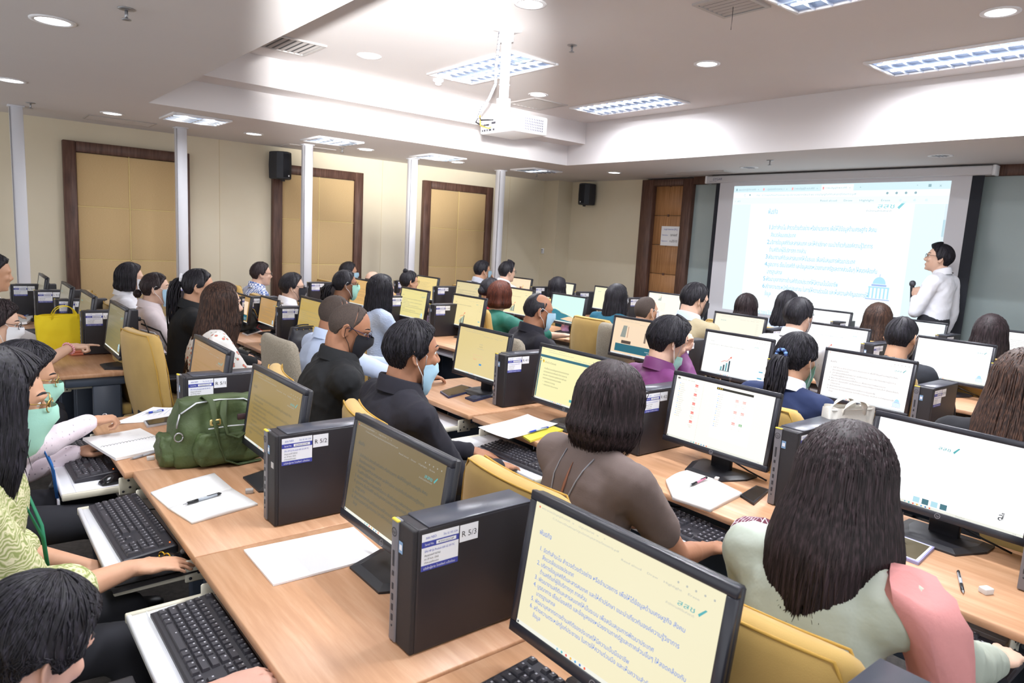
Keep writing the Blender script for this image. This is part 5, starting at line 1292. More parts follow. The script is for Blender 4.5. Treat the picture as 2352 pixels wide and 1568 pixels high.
DOTS = rampmat('pink_dotted_print', 'ShaderNodeTexVoronoi', ['54456a', 'ecdfe8', 'ecdfe8'], [0, .2, .24], .85, (1, 1, 1), Scale=44, Randomness=.25)
DOTW = rampmat('white_dotted_print', 'ShaderNodeTexVoronoi', ['50505c', 'eceef4', 'eceef4'], [0, .12, .16], .85, (1, 1, 1), Scale=30, Randomness=.2)
FLOR = rampmat('floral_print', 'ShaderNodeTexVoronoi', ['d0504e', 'e88a80', '7c9a78', 'f2eeea', 'f4f0ee'], [0, .2, .27, .32, .7], .8, (1, 1, 1.2), Scale=26, Randomness=1)
PLAID = rampmat('blue_plaid', 'ShaderNodeTexChecker', ['5a74b0', 'e2e6f0'], [.3, .7], .85, (1, 1, 1), Scale=42)
GEOM = rampmat('maroon_geometric_print', 'ShaderNodeTexBrick', ['6b2f42', 'e6e2e8'], [.3, .7], .85, (14, 14, 14), Scale=1.6)
SAGE = mat('sage_satin', 'b4bdb0', .45, bump=(18, .5, .008))
SCRUN = [mat('scrunchie_blue', '6d93c8', .8), mat('scrunchie_navy', '2a3a6a', .8)]
GOLD = mat('gold_ring_metal', 'd8a93a', .25, metal=1.0); SILV = mat('silver_ring_metal', 'c9c9ce', .25, metal=1.0)
def ring_on(root, arm, sd, s, d_along, lat_off, mt, n_=None):
    E_, W2, h = arm[sd]; d = (W2-E_).normalized(); nn = Vector((0, 0, 1)); nn = (nn-d*nn.dot(d)).normalized(); lat = nn.cross(d)*(-sd)
    c = W2+d*d_along*s+lat*lat_off*s+nn*(-.004*s); pts = [c+lat*.0105*s*math.cos(a)+nn*.0105*s*math.sin(a) for a in [2*PI*k/12 for k in range(13)]]
    tag(MB().tube(pts, .0022*s, mt, 6).build('ring', root), 'gold finger ring' if mt is GOLD else 'silver finger ring')
def lanyard(col, front=True, card=False):
    def fn(root, Mh, Nb, arm, s, inv):
        m_ = mat('lanyard_'+col, col, .7)
        r = .075*s; pts = [Nb+Vector((.14*s, sd*.03, -.22*s)) if False else None for sd in ()]
        side = lambda sd: [Nb+Vector((-.07*s, sd*.01, .0)), Nb+Vector((-.045*s, sd*.062*s, .012)), Nb+Vector((.02*s, sd*.082*s, -.0)), Nb+Vector((.09*s, sd*.072*s, -.09*s)), Nb+Vector((.125*s, sd*.04*s, -.2*s)), Nb+Vector((.135*s, sd*.005*s, -.32*s))]
        mb = MB()
        for sd in (-1, 1): mb.tube(side(sd), .006, m_, 5, flat=.35)
        lo = mb.build('lanyard', root)
        if card: MB().rbox(Nb.x+.135*s, Nb.x+.142*s, -.035, .035, Nb.z-.44*s, Nb.z-.32*s, .002, WHT, 1).build('name_card', lo)
    return fn
def back_cord(root, Mh, Nb, arm, s, inv):
    from mathutils.bvhtree import BVHTree
    sh = [c for c in root.children if c.name.startswith('shirt')][0].data
    bv = BVHTree.FromPolygons([v.co for v in sh.vertices], [tuple(p.vertices) for p in sh.polygons])
    def on_back(y, z):
        h = bv.ray_cast(Vector((Nb.x-.6, y, z)), Vector((1, 0, 0)))[0]
        return (h if h is not None else Vector((Nb.x-.07*s, y, z)))-Vector((.003, 0, 0))
    m_ = mat('grey_cord', '8d8d92', .6); mb = MB()
    for sd in (-1, 1): mb.tube([on_back(sd*.06*s*(1-k/9)**1.1+.002*sd, Nb.z-.01-.034*s*k) for k in range(10)], .0024, m_, 5)
    mb.build('neck_cord', root)
    MB().tube([on_back(-.004-.006*math.sin(k/5*PI), Nb.z-(.03+.03*k)*s) for k in range(6)], [.001, .004, .006, .006, .004, .001], mat('skin_gap', '8a5a44', .6), 5, flat=.4).build('keyhole_slit', root)
def A(px, z): return tuple(on_z(px[0], px[1], z))

# back row, screen side
def p1x(root, Mh, Nb, arm, s, inv):
    ring_on(root, arm, -1, s, .115, -.01, GOLD); ring_on(root, arm, -1, s, .115, .01, GOLD)
    lanyard('1f7a58')(root, Mh, Nb, arm, s, inv)
person('P1', (-4, 928), Y=2.22, s=1.1, wide=1.15, th=-4, hy=0, pitch=8, lean=.14, skin='warm', hairp=dict(style='long', len=.2, th=.026, open=66, back=.02, flare=.28, locks=420, col='black'), shirt=WAVE, sleeve='elbow', hands={-1: dict(at=A((300, 1305), .712), dir=(1, -.14, -.06), pose='flat', pole=(-.6, -.5, -.8)), 1: dict(at=(.30, 2.5, .62))},
       near=True, vox=.006, mask='teal', glasses='gold', extra=p1x, label='woman in a green wave print blouse with glasses and a pale teal mask', chair_lab='mustard chair under the woman in the green wave print blouse')
def p2x(root, Mh, Nb, arm, s, inv):
    ring_on(root, arm, -1, s, .1, .0, SILV); lanyard('2a72c0', card=True)(root, Mh, Nb, arm, s, inv)
    E_, W2, h = arm[-1]; d = (W2-E_).normalized(); a = d.cross(Vector((0, 0, 1))).normalized(); b = a.cross(d)
    for k, (o_, m_) in enumerate(((0, WHT), (-.012, mat('beads_orange', 'd8602c', .4)))):
        MB().tube([W2+d*(-.012+o_)+a*.034*s*math.cos(t)+b*.03*s*math.sin(t) for t in [2*PI*q/16 for q in range(17)]], .0035, m_, 6).build('bracelet', root)
person('P2', (54, 872), Y=3.2, s=1.08, th=-2, hy=-2, pitch=10, lean=.16, skin='warm', hairp=dict(style='short', th=.03, col='black', locks=420), shirt=DOTS, sleeve='long', hands={-1: dict(at=A((298, 938), .80), dir=(1, -.05, .1), pose='hold', pole=(-.8, -.8, -.15)), 1: dict(at=(.42, 3.5, .70))},
       near=True, vox=.0065, mask='teal', glasses='gold', extra=p2x, label='woman in a pink dotted shirt reaching over her papers', chair_lab='mustard chair under the woman in the pink dotted shirt')
def p3x(root, Mh, Nb, arm, s, inv):
    E_, W2, h = arm[-1]; d = (W2-E_).normalized(); a = d.cross(Vector((0, 0, 1))).normalized(); b = a.cross(d); mb = MB()
    for k in range(18):
        t = 2*PI*k/18; mb.ell(W2-d*.02+a*.036*s*math.cos(t)+b*.033*s*math.sin(t), (.007, .007, .007), mat('pink_coil', 'e8a8b0', .4), 8, 6)
    mb.build('coil_bracelet', root)
q3 = on_x(163, 797, .60)
person('P3', (-6, 744), Y=4.98, s=1.08, th=-3, hy=-2, pitch=12, lean=.16, skin='fair', hairp=dict(style='short', th=.024, col='darkbrown'), shirt=mat('cream_satin', 'dcd3c0', .5), sleeve='short', hands={-1: dict(at=(float(q3[0]), float(q3[1]), float(q3[2])), dir=(1, -.02, .02), pose='point', pole=(-.2, -.4, -1)), 1: dict(at=(.36, 5.25, .80))},
       near=True, vox=.0062, mask='white', glasses='black', extra=p3x, label='woman with glasses and white mask pointing at a monitor', chair_lab='mustard chair under the pointing woman')
person('P4', (-14, 628), Y=6.2, s=1.08, th=0, hy=-5, pitch=6, lean=.15, hairp=dict(style='short', th=.02), shirt=WHT, hands={-1: dict(at=A((42, 744), .785), dir=(1, 0, 0), pose='relaxed')}, label='man at the frame edge writing near the quilted purse', chair_lab='mustard chair at the far end of the back row')
def p5x(root, Mh, Nb, arm, s, inv):
    lanyard('23304a', card=True)(root, Mh, Nb, arm, s, inv)
person('P5', (66, 1496), Y=1.38, s=1.0, th=0, hy=24, pitch=26, wide=1.15, lean=-.12, skin='rosy', hairp=dict(style='short', th=.024, locks=700), shirt=LBLUE, collar=mat('blue_collar', '9fb0dc', .8), sleeve='short', hands={-1: dict(at=A((330, 1560), .64), dir=(.6, -.3, -.5), pose='relaxed')},
       near=True, label='dark haired man in a light blue shirt at the bottom corner', chair_lab='mustard chair under the man at the bottom corner', extra=p5x)
# second row from the back
def beard(*a): pass
person('E', (802, 756), X=1.66, s=1.14, th=-12, hy=-30, pitch=20, lean=.13, wide=1.22, skin='tan', hairp=dict(style='receded', th=.0065, col='fuzz', locks=0), shirt=BLK_C, collar=BLK_C, sleeve='long', near=True, mask='black', glasses='blue', wr=.005,
       hands={-1: dict(at=(1.95, 3.25, .74)), 1: dict(at=(1.95, 3.6, .74))}, chair_rz=-14, chair_dx=-.04, chair_dy=-.24, label='balding man in a black shirt and black mask looking down', chair_lab='mustard chair behind the balding man in the black mask')
person('F', (948, 812), X=1.57, s=1.16, th=-6, hy=-14, pitch=2, lean=.1, wide=1.12, skin='tan', hairp=dict(style='short', th=.019, col='black', locks=700), shirt=NAVY, collar=NAVY, sleeve='long', near=True, mask='blue', mask_dz=-.035, wr=.005,
       chair_rz=-12, chair_dx=.03, chair_dy=-.26, label='man in a midnight jacket with his mask pulled under his nose', chair_lab='mustard chair behind the man in the midnight jacket')
person('N', (770, 724), X=1.98, s=1.08, th=0, hy=-8, pitch=8, lean=.12, wide=1.1, hairp=dict(style='receded', th=.008, col='fuzz', locks=0), shirt=LBLUE, collar=LBLUE, sleeve='long', skin='tan', vox=.0075, hands={-1: dict(at=A((992, 868), .79), dir=(1, -.25, -.1), pose='relaxed'), 1: dict(at=A((960, 850), .79), dir=(1, 0, 0), pose='relaxed')},
       chair='grey', label='man in a light blue shirt half hidden behind the balding man', chair_lab='oatmeal chair behind the man in the light blue shirt', near=False, brow='black')
person('G', (1402, 928), X=1.67, s=1.03, th=-2, hy=-6, pitch=8, lean=.1, skin='tan', hairp=dict(style='bob', len=.125, th=.026, col='darkbrown', open=58, flare=.12, curl=.22, locks=620), shirt=BROWN, sleeve='short', near=True, mask='blue', vox=.0065,
       hands={-1: dict(at=(2.02, 1.32, .715), dir=(1, -.1, -.1), pose='relaxed', pole=(-.1, -.6, -1))}, extra=lambda r, M, N, a, s, i: (back_cord(r, M, N, a, s, i), ring_on(r, a, -1, s, .11, -.0, GOLD)), chair_dx=-.03, label='woman with a brown bob in a taupe blouse', chair_lab='mustard chair behind the woman with the brown bob')
def hx_(root, Mh, Nb, arm, s, inv):
    # shawl over the shoulder: rose scarf with fringe
    m_ = mat('rose_shawl', 'd4908e', .85, bump=(80, .5, .002)); sd = -1; S_ = Vector((Nb.x, sd*.17*s, Nb.z-.05*s)); rings = []
    for i, (x, y, z, r) in enumerate([(-.03, -.175, .0, .045), (-.01, -.19, -.005, .07), (.0, -.20, -.04, .082), (.02, -.212, -.1, .08), (.05, -.225, -.17, .076), (.08, -.23, -.24, .07), (.10, -.23, -.32, .055)]):
        ring = []
        for q in range(14):
            a = 2*PI*q/14; f_ = 1+.12*math.sin(a*5+i); ring.append((Nb.x+x*s+r*f_*s*math.cos(a)*1.05, y*s+r*f_*s*.85*math.sin(a), Nb.z+z*s+r*.35*math.sin(a)))
        rings.append(ring)
    so = MB().loft(rings, m_).build('rose_shawl', root)
    fb = MB(); rn = random.Random(3)
    for k in range(40):
        a = rn.uniform(0, 2*PI); x = Nb.x+.07*s+.06*math.cos(a); y = -.235*s+.03*math.sin(a); z = Nb.z-.34*s
        fb.tube([(x, y, z), (x+rn.uniform(-.01, .01), y+rn.uniform(-.01, .01), z-.03), (x+rn.uniform(-.02, .02), y+rn.uniform(-.02, .02), z-.06)], .0018, m_, 4)
    tag(fb.build('fringe', so), kind='stuff')
    MB().tube([(Nb.x+.03, .15*s, Nb.z-.03*s), (Nb.x+.05, .19*s, Nb.z-.06*s), (Nb.x+.09, .215*s, Nb.z-.13*s), (Nb.x+.12, .22*s, Nb.z-.2*s)], [.04, .062, .066, .055], GEOM, 14).build('printed_sleeve', root)
person('H', (1940, 1108), X=1.6, s=1.08, th=2, hy=2, pitch=4, lean=.09, skin='fair', hairp=dict(style='long', len=.235, th=.022, col='darkbrown', open=60, back=.0, flare=.3, locks=800), shirt=SAGE, sleeve='long', near=True, vox=.0065, glasses='black', wide=.92,
       hands={-1: dict(at=tuple(on_z(2285, 1520, .73)), dir=(.9, -.1, -.05), pose='relaxed', pole=(-.1, -.6, -1))}, extra=hx_, chair_dx=-.06, label='woman with very long straight dark hair and a rose shawl', chair_lab='largest mustard chair, behind the woman with the rose shawl')
# panelled side, second row from the back
person('Aw', (300, 640), X=1.34, s=1.12, hy=-8, th=-4, pitch=2, skin='fair', hairp=dict(style='bob', len=.10, th=.024, open=66, col='black', curl=.1, flare=.05), shirt=WHT, collar=WHT, mask='white', label='woman with a black bob, white blouse and white mask')
person('B', (358, 664), X=1.36, s=1.1, hy=-12, th=-4, skin='fair', hairp=dict(style='bun', th=.014, col='darkbrown', tail=dict(at=(-.105, 0, -.035), r=.03)), shirt=PINKW, collar=PINKW, mask='blue', label='woman with a low bun and pale collared blouse', face=True)
person('Cw', (456, 660), X=1.46, s=1.1, hy=-14, th=-6, pitch=4, skin='warm', hairp=dict(style='pony', th=.014, col='black', tail=dict(at=(-.10, 0, .055), len=.34, out=.05, r=.03, tie=[WHT])), shirt=BLK_C, collar=BLK_C, label='woman with a high ponytail in a black shirt', face=True, chair_dx=-.2)
person('D', (512, 700), X=1.42, s=1.16, hy=-6, th=-4, skin='fair', hairp=dict(style='long', len=.33, th=.02, col='brown', open=52, back=.06, flare=.2, locks=420), shirt=FLOR, sleeve='long', near=True, vox=.009, label='woman with long brown hair in a floral blouse', chair_lab='mustard chair standing clear behind the floral blouse', chair_dx=-.18, chair_rz=10)
person('I', (600, 630), X=2.86, s=1.12, hy=-10, hairp=dict(style='short', th=.018, col='darkbrown'), shirt=PLAID, collar=PLAID, glasses='black', label='man in a blue plaid shirt', wide=1.1, skin='fair')
person('J', (672, 660), X=2.75, s=1.14, hy=-14, skin='fair', hairp=dict(style='short', th=.022, col='black'), shirt=WHT, collar=WHT, mask='black', glasses='black', label='person with cropped black hair, glasses and a white shirt')
person('K', (793, 654), X=2.88, s=1.10, hy=-14, skin='brown', hairp=dict(style='pony', th=.014, tail=dict(at=(-.105, 0, .0), len=.2, out=.06, r=.036, wave=.012)), shirt=mat('charcoal_top', '3c4048', .9), mask='teal', glasses='black', label='woman with a low curly ponytail and a teal mask')
person('K2', (801, 626), X=4.3, s=1.14, hy=-12, hairp=dict(style='short', th=.02), shirt=GREYS, mask='blue', label='woman in a blue mask just behind the curly ponytail')
person('L', (857, 645), X=4.3, s=1.05, hy=-10, skin='fair', hairp=dict(style='receded', th=.003, col='fuzz', bald=.03, locks=0), shirt=WHT, mask='white', label='bald headed man beyond the long straight black hair')
person('M', (876, 668), X=2.9, s=1.12, hy=-6, skin='fair', hairp=dict(style='long', len=.22, th=.018, open=56, back=.03, flare=.1, locks=200), shirt=PALEB, label='woman with long straight black hair in a crinkled blue blouse')
person('Yw', (940, 648), X=4.3, s=1.10, hy=-8, hairp=dict(style='bun', th=.014, tail=dict(at=(-.03, 0, .12), r=.026)), shirt=mat('plum_top', '5a4a5c', .9), glasses='gold', label='woman with a small top knot and round glasses')
person('W', (1108, 622), X=5.95, s=1.18, hy=-10, hairp=dict(style='short', th=.017), shirt=GREYS, collar=GREYS, mask='blue', vox=.009, wide=1.05, label='man in a pale grey shirt touching his masked chin', face=True, hands={-1: dict(at=tuple(on_x(1128, 648, 6.12)), dir=(.1, .35, 1), pose='hold', n=(1, 0, .2), pole=(0, -.5, -1))})
person('V', (1165, 625), X=6.0, s=1.16, hy=-6, skin='fair', hairp=dict(style='short', th=.017, quiff=.02), shirt=WHT, collar=WHT, glasses='black', label='man with spiky black hair and glasses')
person('Xw', (1127, 668), X=4.8, s=1.06, hy=0, hairp=dict(style='bun', th=.03, tail=dict(at=(-.1, 0, .0), r=.04)), shirt=REDT, label='woman in red with beaded curly hair, mostly hidden')
person('U', (1150, 680), X=4.35, s=1.15, hy=-8, skin='fair', hairp=dict(style='bob', len=.10, th=.026, col='redbrown', open=56, curl=.2, flare=.14), shirt=GREENB, sleeve='elbow', label='woman with a red brown bob in an emerald blouse', chair_lab='mustard chair behind the emerald blouse', hands={-1: dict(at=(4.85, 5.1, .80))})
person('T', (1282, 662), X=5.95, s=1.10, hy=-6, hairp=dict(style='bob', len=.1, th=.02, open=62), shirt=mat('dark_teal_shirt', '22444c', .9), label='woman with a short black bob behind the teal wallpaper monitor')
person('Sw', (1417, 685), X=5.0, s=1.08, hy=-6, hairp=dict(style='long', len=.2, th=.018, open=58, back=.02), shirt=TEALT, glasses='black', mask='white', label='woman with shoulder length black hair in a teal top', chair_lab='mustard chair with its full height seen, behind the teal top')
person('O', (1237, 715), X=3.42, s=1.1, th=-18, hy=-26, pitch=6, lean=.12, wide=1.15, skin='tan', hairp=dict(style='receded', th=.010, col='black', bald=.06, crown=1, locks=120), shirt=NAVY, collar=NAVY, mask='blue', vox=.0085, chair='grey', chair_rz=8, label='balding man in a black suit leaning on one elbow', chair_lab='oatmeal chair behind the balding man in the black suit',
       hands={-1: dict(at=tuple(on_z(1292, 782, .80)), dir=(.2, .8, .1), pose='relaxed', pole=(.4, -.8, -.6)), 1: dict(at=tuple(on_z(1268, 742, .82)), dir=(1, -.2, .2), pose='hold')})
# middle row, screen side
person('P', (1535, 786), X=3.2, s=1.12, th=-10, hy=-22, pitch=14, lean=.12, skin='fair', hairp=dict(style='short', th=.026, col='black', quiff=.01, locks=650), shirt=PURPLE, collar=PURPLE, near=True, mask='teal', mask_dz=-.06, chair='mustard', label='man in a purple shirt resting his head on one hand', chair_lab='mustard chair behind the man in purple',
       hands={-1: dict(at=tuple(on_x(1556, 800, 3.44)), dir=(.3, -.35, .5), pose='hold', n=(.6, -.3, .5), pole=(.3, -.5, -1))})
person('Q', (1484, 716), X=4.85, s=1.12, hy=-8, skin='warm', hairp=dict(style='receded', th=.007, col='fuzz', locks=0), shirt=mat('olive_top', '4c5040', .9), mask='white', chair='grey', label='man with closely cropped greying hair beside the tan jacket')
person('R', (1595, 690), X=4.85, s=1.16, th=-6, hy=-18, pitch=10, wide=1.2, skin='fair', hairp=dict(style='short', th=.018, col='black', locks=160), shirt=TANJ, collar=LBLUE, mask='black', label='stout man in a tan jacket with a black mask', vox=.009)
person('Z4', (1829, 824), X=3.25, s=1.04, th=-2, hy=-6, pitch=4, skin='warm', hairp=dict(style='pony', th=.016, col='black', locks=420, tail=dict(at=(-.108, 0, .018), len=.28, out=.03, r=.036, tie=SCRUN)), shirt=NAVYV, collar=WHT, near=True, mask='teal', mask_dz=-.03, vox=.009, label='woman with a ponytail and blue scrunchie')
person('Z8', (2352, 890), X=3.2, s=1.12, th=0, hy=-4, pitch=6, skin='fair', hairp=dict(style='long', len=.3, th=.024, col='brown', open=58, flare=.2, back=.04, locks=420), shirt=mat('black_jumper', '1d1d22', .95), vox=.0085, label='woman with wavy brown hair in black at the frame edge', hands={1: dict(at=tuple(on_z(2222, 958, .74)), dir=(1, .2, -.1), pose='relaxed')}, near=False, chair=None)
put_chair(3.22, .57, 0, 'mustard', 'mustard chair poking up beside the frame edge monitor')
# second row from the front, screen side
person('Z3', (1834, 727), X=4.92, s=1.10, hy=-4, skin='fair', hairp=dict(style='short', th=.02), shirt=DOTW, collar=DOTW, mask='white', label='man in a white dotted shirt', vox=.009)
person('Z6', (2070, 775), X=4.95, s=1.13, hy=-2, skin='warm', hairp=dict(style='short', th=.011), shirt=mat('charcoal_tee', '2d3038', .9), sleeve='short', mask='white', label='crew cut man in a charcoal top', vox=.009)
# front row
person('Z1', (1714, 706), X=6.3, s=1.10, hy=4, skin='fair', hairp=dict(style='bob', len=.09, th=.02, col='darkbrown', open=60), shirt=WHT, mask='white', label='woman with a short dark bob before the projection screen')
person('Z2', (1808, 702), X=6.35, s=1.13, hy=10, skin='fair', hairp=dict(style='long', len=.24, th=.02, open=60, flare=.25, sway=.12, back=.0), shirt=LBLUE, collar=LBLUE, label='woman with loose black hair in a light blue shirt')
person('Z5', (2016, 735), X=6.3, s=1.14, hy=4, hairp=dict(style='long', len=.26, th=.022, col='brown', open=58, flare=.2), shirt=mat('dark_wrap', '2a2426', .9), chair_dx=.1, label='woman with long brown hair below the slide building')
person('Z7', (2274, 768), X=6.3, s=1.20, hy=4, hairp=dict(style='long', len=.26, th=.022, col='darkbrown', open=58, flare=.2), shirt=YELT, chair_dx=.13, label='woman with long dark hair in a yellow top')
# presenter
def prx(root, Mh, Nb, arm, s, inv):
    E_, W2, h = arm[1]; b = W2+Vector((.055, -.025, -.01)); d = Vector((.10, -.02, 1)).normalized()
    mi = MB().tube([b-d*.09, b-d*.08, b+d*.12, b+d*.125], [.012, .015, .021, .021], mat('microphone_body', '2a2c33', .35), 12).build('microphone', None)
    MB().ell(b+d*.155, (.032, .032, .036), mat('microphone_mesh', '5a5c64', .4, metal=.6, bump=(400, .6, .001)), 14, 10).build('microphone_head', mi)
    mi.matrix_world = root.matrix_basis.copy(); tag(mi, 'black handheld microphone raised by the presenter', 'microphone')
    m_ = mat('lanyard_black', '202028', .6); MB().tube([Nb+Vector((-.075*s, -.03*s, .02*s)), Nb+Vector((-.05*s, .03*s, .025)), Nb+Vector((.03*s, .07*s, .0)), Nb+Vector((.10*s, .05*s, -.14*s)), Nb+Vector((.13*s, .0, -.28*s))], .005, m_, 5).build('lanyard', root)
bpy.context.view_layer.update()
PRH = on_x(2155, 594, 7.85)
person('PR', (2156, 594), X=7.85, wide=.8, s=1.16, th=80, hy=112, pitch=-8, stand=True, lean=.03, skin='fair', hairp=dict(style='short', th=.02, quiff=.012, locks=300), shirt=WHT, collar=WHT, glasses='black', near=True, vox=.0075, label='presenter in a white shirt standing before the screen with a microphone',
       hands={1: dict(at=tuple(on_x(2103, 684, 7.9)), dir=(.1, .05, 1), pose='hold', n=(-.3, 1, .1), pole=(.3, .2, -1)), -1: dict(at=None)}, chair=None, extra=prx)
# ---------------------------------------------------------------- things on the desks
def quad(mb, pts, th, mt, sub=None):
    """a sheet: pts = 4 world corners (xy) on z0; th = thickness"""
def slab(name, lab, cat, px4, z, th, mt, group=None, curl=0, part=None):
    """thin slab from its four photographed corners lying on height z"""
    P = [on_z(u, v, z+th) for u, v in px4]; c = sum(P)/4
    t = thing(name, lab, cat, (float(c[0]), float(c[1]), z), 0, group)
    pts = [(p[0]-c[0], p[1]-c[1]) for p in P]
    n = 6; rings = []
    def at(i, j):
        a, b = i/n, j/n; x = (pts[0][0]*(1-a)+pts[1][0]*a)*(1-b)+(pts[3][0]*(1-a)+pts[2][0]*a)*b; y = (pts[0][1]*(1-a)+pts[1][1]*a)*(1-b)+(pts[3][1]*(1-a)+pts[2][1]*a)*b
        return x, y
    vs = []; fs = []
    for k in (0, 1):
        for i in range(n+1):
            for j in range(n+1):
                x, y = at(i, j); e = curl*(((i/n-.5)*2)**2*((j/n-.5)*2)**2); vs.append((x, y, .0006+k*th+e))
    m = (n+1)**2; q = lambda k, i, j: k*m+i*(n+1)+j
    for i in range(n):
        for j in range(n): fs += [(q(1, i, j), q(1, i+1, j), q(1, i+1, j+1), q(1, i, j+1)), (q(0, i, j), q(0, i, j+1), q(0, i+1, j+1), q(0, i+1, j))]
    for i in range(n): fs += [(q(0, i, 0), q(0, i+1, 0), q(1, i+1, 0), q(1, i, 0)), (q(0, i+1, n), q(0, i, n), q(1, i, n), q(1, i+1, n))]
    for j in range(n): fs += [(q(0, 0, j+1), q(0, 0, j), q(1, 0, j), q(1, 0, j+1)), (q(0, n, j), q(0, n, j+1), q(1, n, j+1), q(1, n, j))]
    MB().add(vs, fs, mt).build(part or 'sheet', t)
    return t, pts
def lines_on(t, pts, z, rows, mt, a0=.08, a1=.92, w_=.0012, ragged=0):
    f = MB(); rn = random.Random(len(t.name)*3+rows)
    def at(a, b): return ((pts[0][0]*(1-a)+pts[1][0]*a)*(1-b)+(pts[3][0]*(1-a)+pts[2][0]*a)*b, (pts[0][1]*(1-a)+pts[1][1]*a)*(1-b)+(pts[3][1]*(1-a)+pts[2][1]*a)*b)
    for k in range(rows):
        b = .1+.82*k/max(1, rows-1); e = a1-(rn.random()*ragged); p, q = at(a0, b), at(e, b); d = math.hypot(q[0]-p[0], q[1]-p[1]); nx, ny = -(q[1]-p[1])/d*w_/2, (q[0]-p[0])/d*w_/2
        f.add([(p[0]+nx, p[1]+ny, z), (p[0]-nx, p[1]-ny, z), (q[0]-nx, q[1]-ny, z), (q[0]+nx, q[1]+ny, z)], [(0, 1, 2, 3)], mt)
    return f.build('ruled_lines', t)
RULE = mat('rule_grey', 'b9bcc8', .7)
# spiral notebook
t, pts = slab('spiral_notebook', 'open spiral notebook with writing overhanging the desk edge', 'notebook', [(190, 1006), (322, 984), (401, 1022), (266, 1053)], DT, .012, PAPERL, curl=.002, part='page_block')
lines_on(t, pts, .0132, 16, RULE, ragged=.3)
sp = MB()
for k in range(17):
    a = .06+.88*k/16; x = (pts[0][0]+pts[3][0])/2*(1-a)+(pts[1][0]+pts[2][0])/2*a; y = (pts[0][1]+pts[3][1])/2*(1-a)+(pts[1][1]+pts[2][1])/2*a
    MB().tube([(x+.007*math.cos(q_), y+.002*math.cos(q_), .011+.007*math.sin(q_)) for q_ in [2*PI*i/8 for i in range(9)]], .001, STEEL, 4).build('spiral_coil', t)
def pen(lab, p0, p1, z, kind, z2=None):
    a = on_z(*p0, z); b = on_z(*p1, z if z2 is None else z2); d = Vector(b)-Vector(a); L_ = d.length; rz = math.atan2(d.y, d.x)
    t = thing('pen' if kind != 'pencil' else 'mechanical_pencil', lab, 'pen', (float(a[0]), float(a[1]), z), rz)
    c = {'black': (mat('pen_black', '202226', .35), mat('pen_clear', 'aab2bc', .2)), 'blue': (mat('pen_blue', '2747c0', .3), mat('pen_pale_blue', 'b8c6d6', .3)), 'pencil': (mat('pencil_grey', 'a9acb4', .35), mat('pencil_grey', 'a9acb4')), 'pink': (mat('pen_black', '202226'), mat('pen_pink', 'd88aa8', .35))}[kind]
    r = .0058
    MB().tube([(0, 0, r), (.008, 0, r), (.016, 0, r), (.0165, 0, r)], [.0008, .002, .004, .004], STEEL, 8).build('tip', t)
    MB().tube([(.016, 0, r), (L_*.38, 0, r)], [r*.85, r], c[0], 10).build('grip', t)
    MB().tube([(L_*.38, 0, r), (L_*.88, 0, r)], [r*.9, r*.9], c[1], 10).build('barrel', t)
    MB().tube([(L_*.88, 0, r), (L_*.96, 0, r), (L_, 0, r)], [r*.9, r*.85, r*.5], c[0], 8).rbox(L_*.62, L_*.95, -.002, .002, r*1.7, r*2.1, .0006, c[0], 1).build('clip', t)
    return t
def eraser(px, z, lab, mt=None, sz=(.012, .009, .012)):
    p = on_z(*px, z); t = thing('eraser', lab, 'eraser', (float(p[0]), float(p[1]), z), R_.uniform(-.5, .8))
    mb = MB().rbox(-sz[0]*1.2, sz[0]*1.2, -sz[1]*1.2, sz[1]*1.2, .0005, sz[2]*1.4, .004, mt or mat('eraser_white', 'd6d2cf', .8), 2); mb.build('rubber', t); return t
pen('grey mechanical pencil beside the spiral notebook', (298, 1058), (373, 1036), DT, 'pencil')
eraser((346, 1056), DT, 'small white eraser next to the mechanical pencil')
t, pts = slab('loose_papers', 'loose printed papers under the fist with silver rings', 'paper', [(256, 974), (352, 936), (424, 936), (420, 962)], DT, .003, PAPER, curl=.004)
lines_on(t, pts, .0042, 9, mat('print_blue_grey', '9fa9cc', .7), .45, .95, .002, .2)
pen('blue ballpoint pen on the printed papers', (334, 951), (376, 944), DT+.004, 'blue')
def phone(lab, px4, z, case, glassm=None, border=None):
    t, pts = slab('mobile_phone', lab, 'phone', px4, z, .010, case, part='phone_case')
    mb = MB(); s_ = .92; q = [(x*s_, y*s_) for x, y in pts]
    mb.add([(x, y, .0112) for x, y in q], [(0, 1, 2, 3)], border or BLACK); mb.add([(x*.93, y*.86, .0116) for x, y in q], [(0, 1, 2, 3)], glassm or mat('phone_glass', '23262c', .08)); mb.build('display', t); return t
phone('black rimmed phone lying on the aisle-end desk of the back row', [(330, 966), (414, 951), (420, 964), (338, 978)], DT, mat('pale_case', 'b7b9bf', .4))
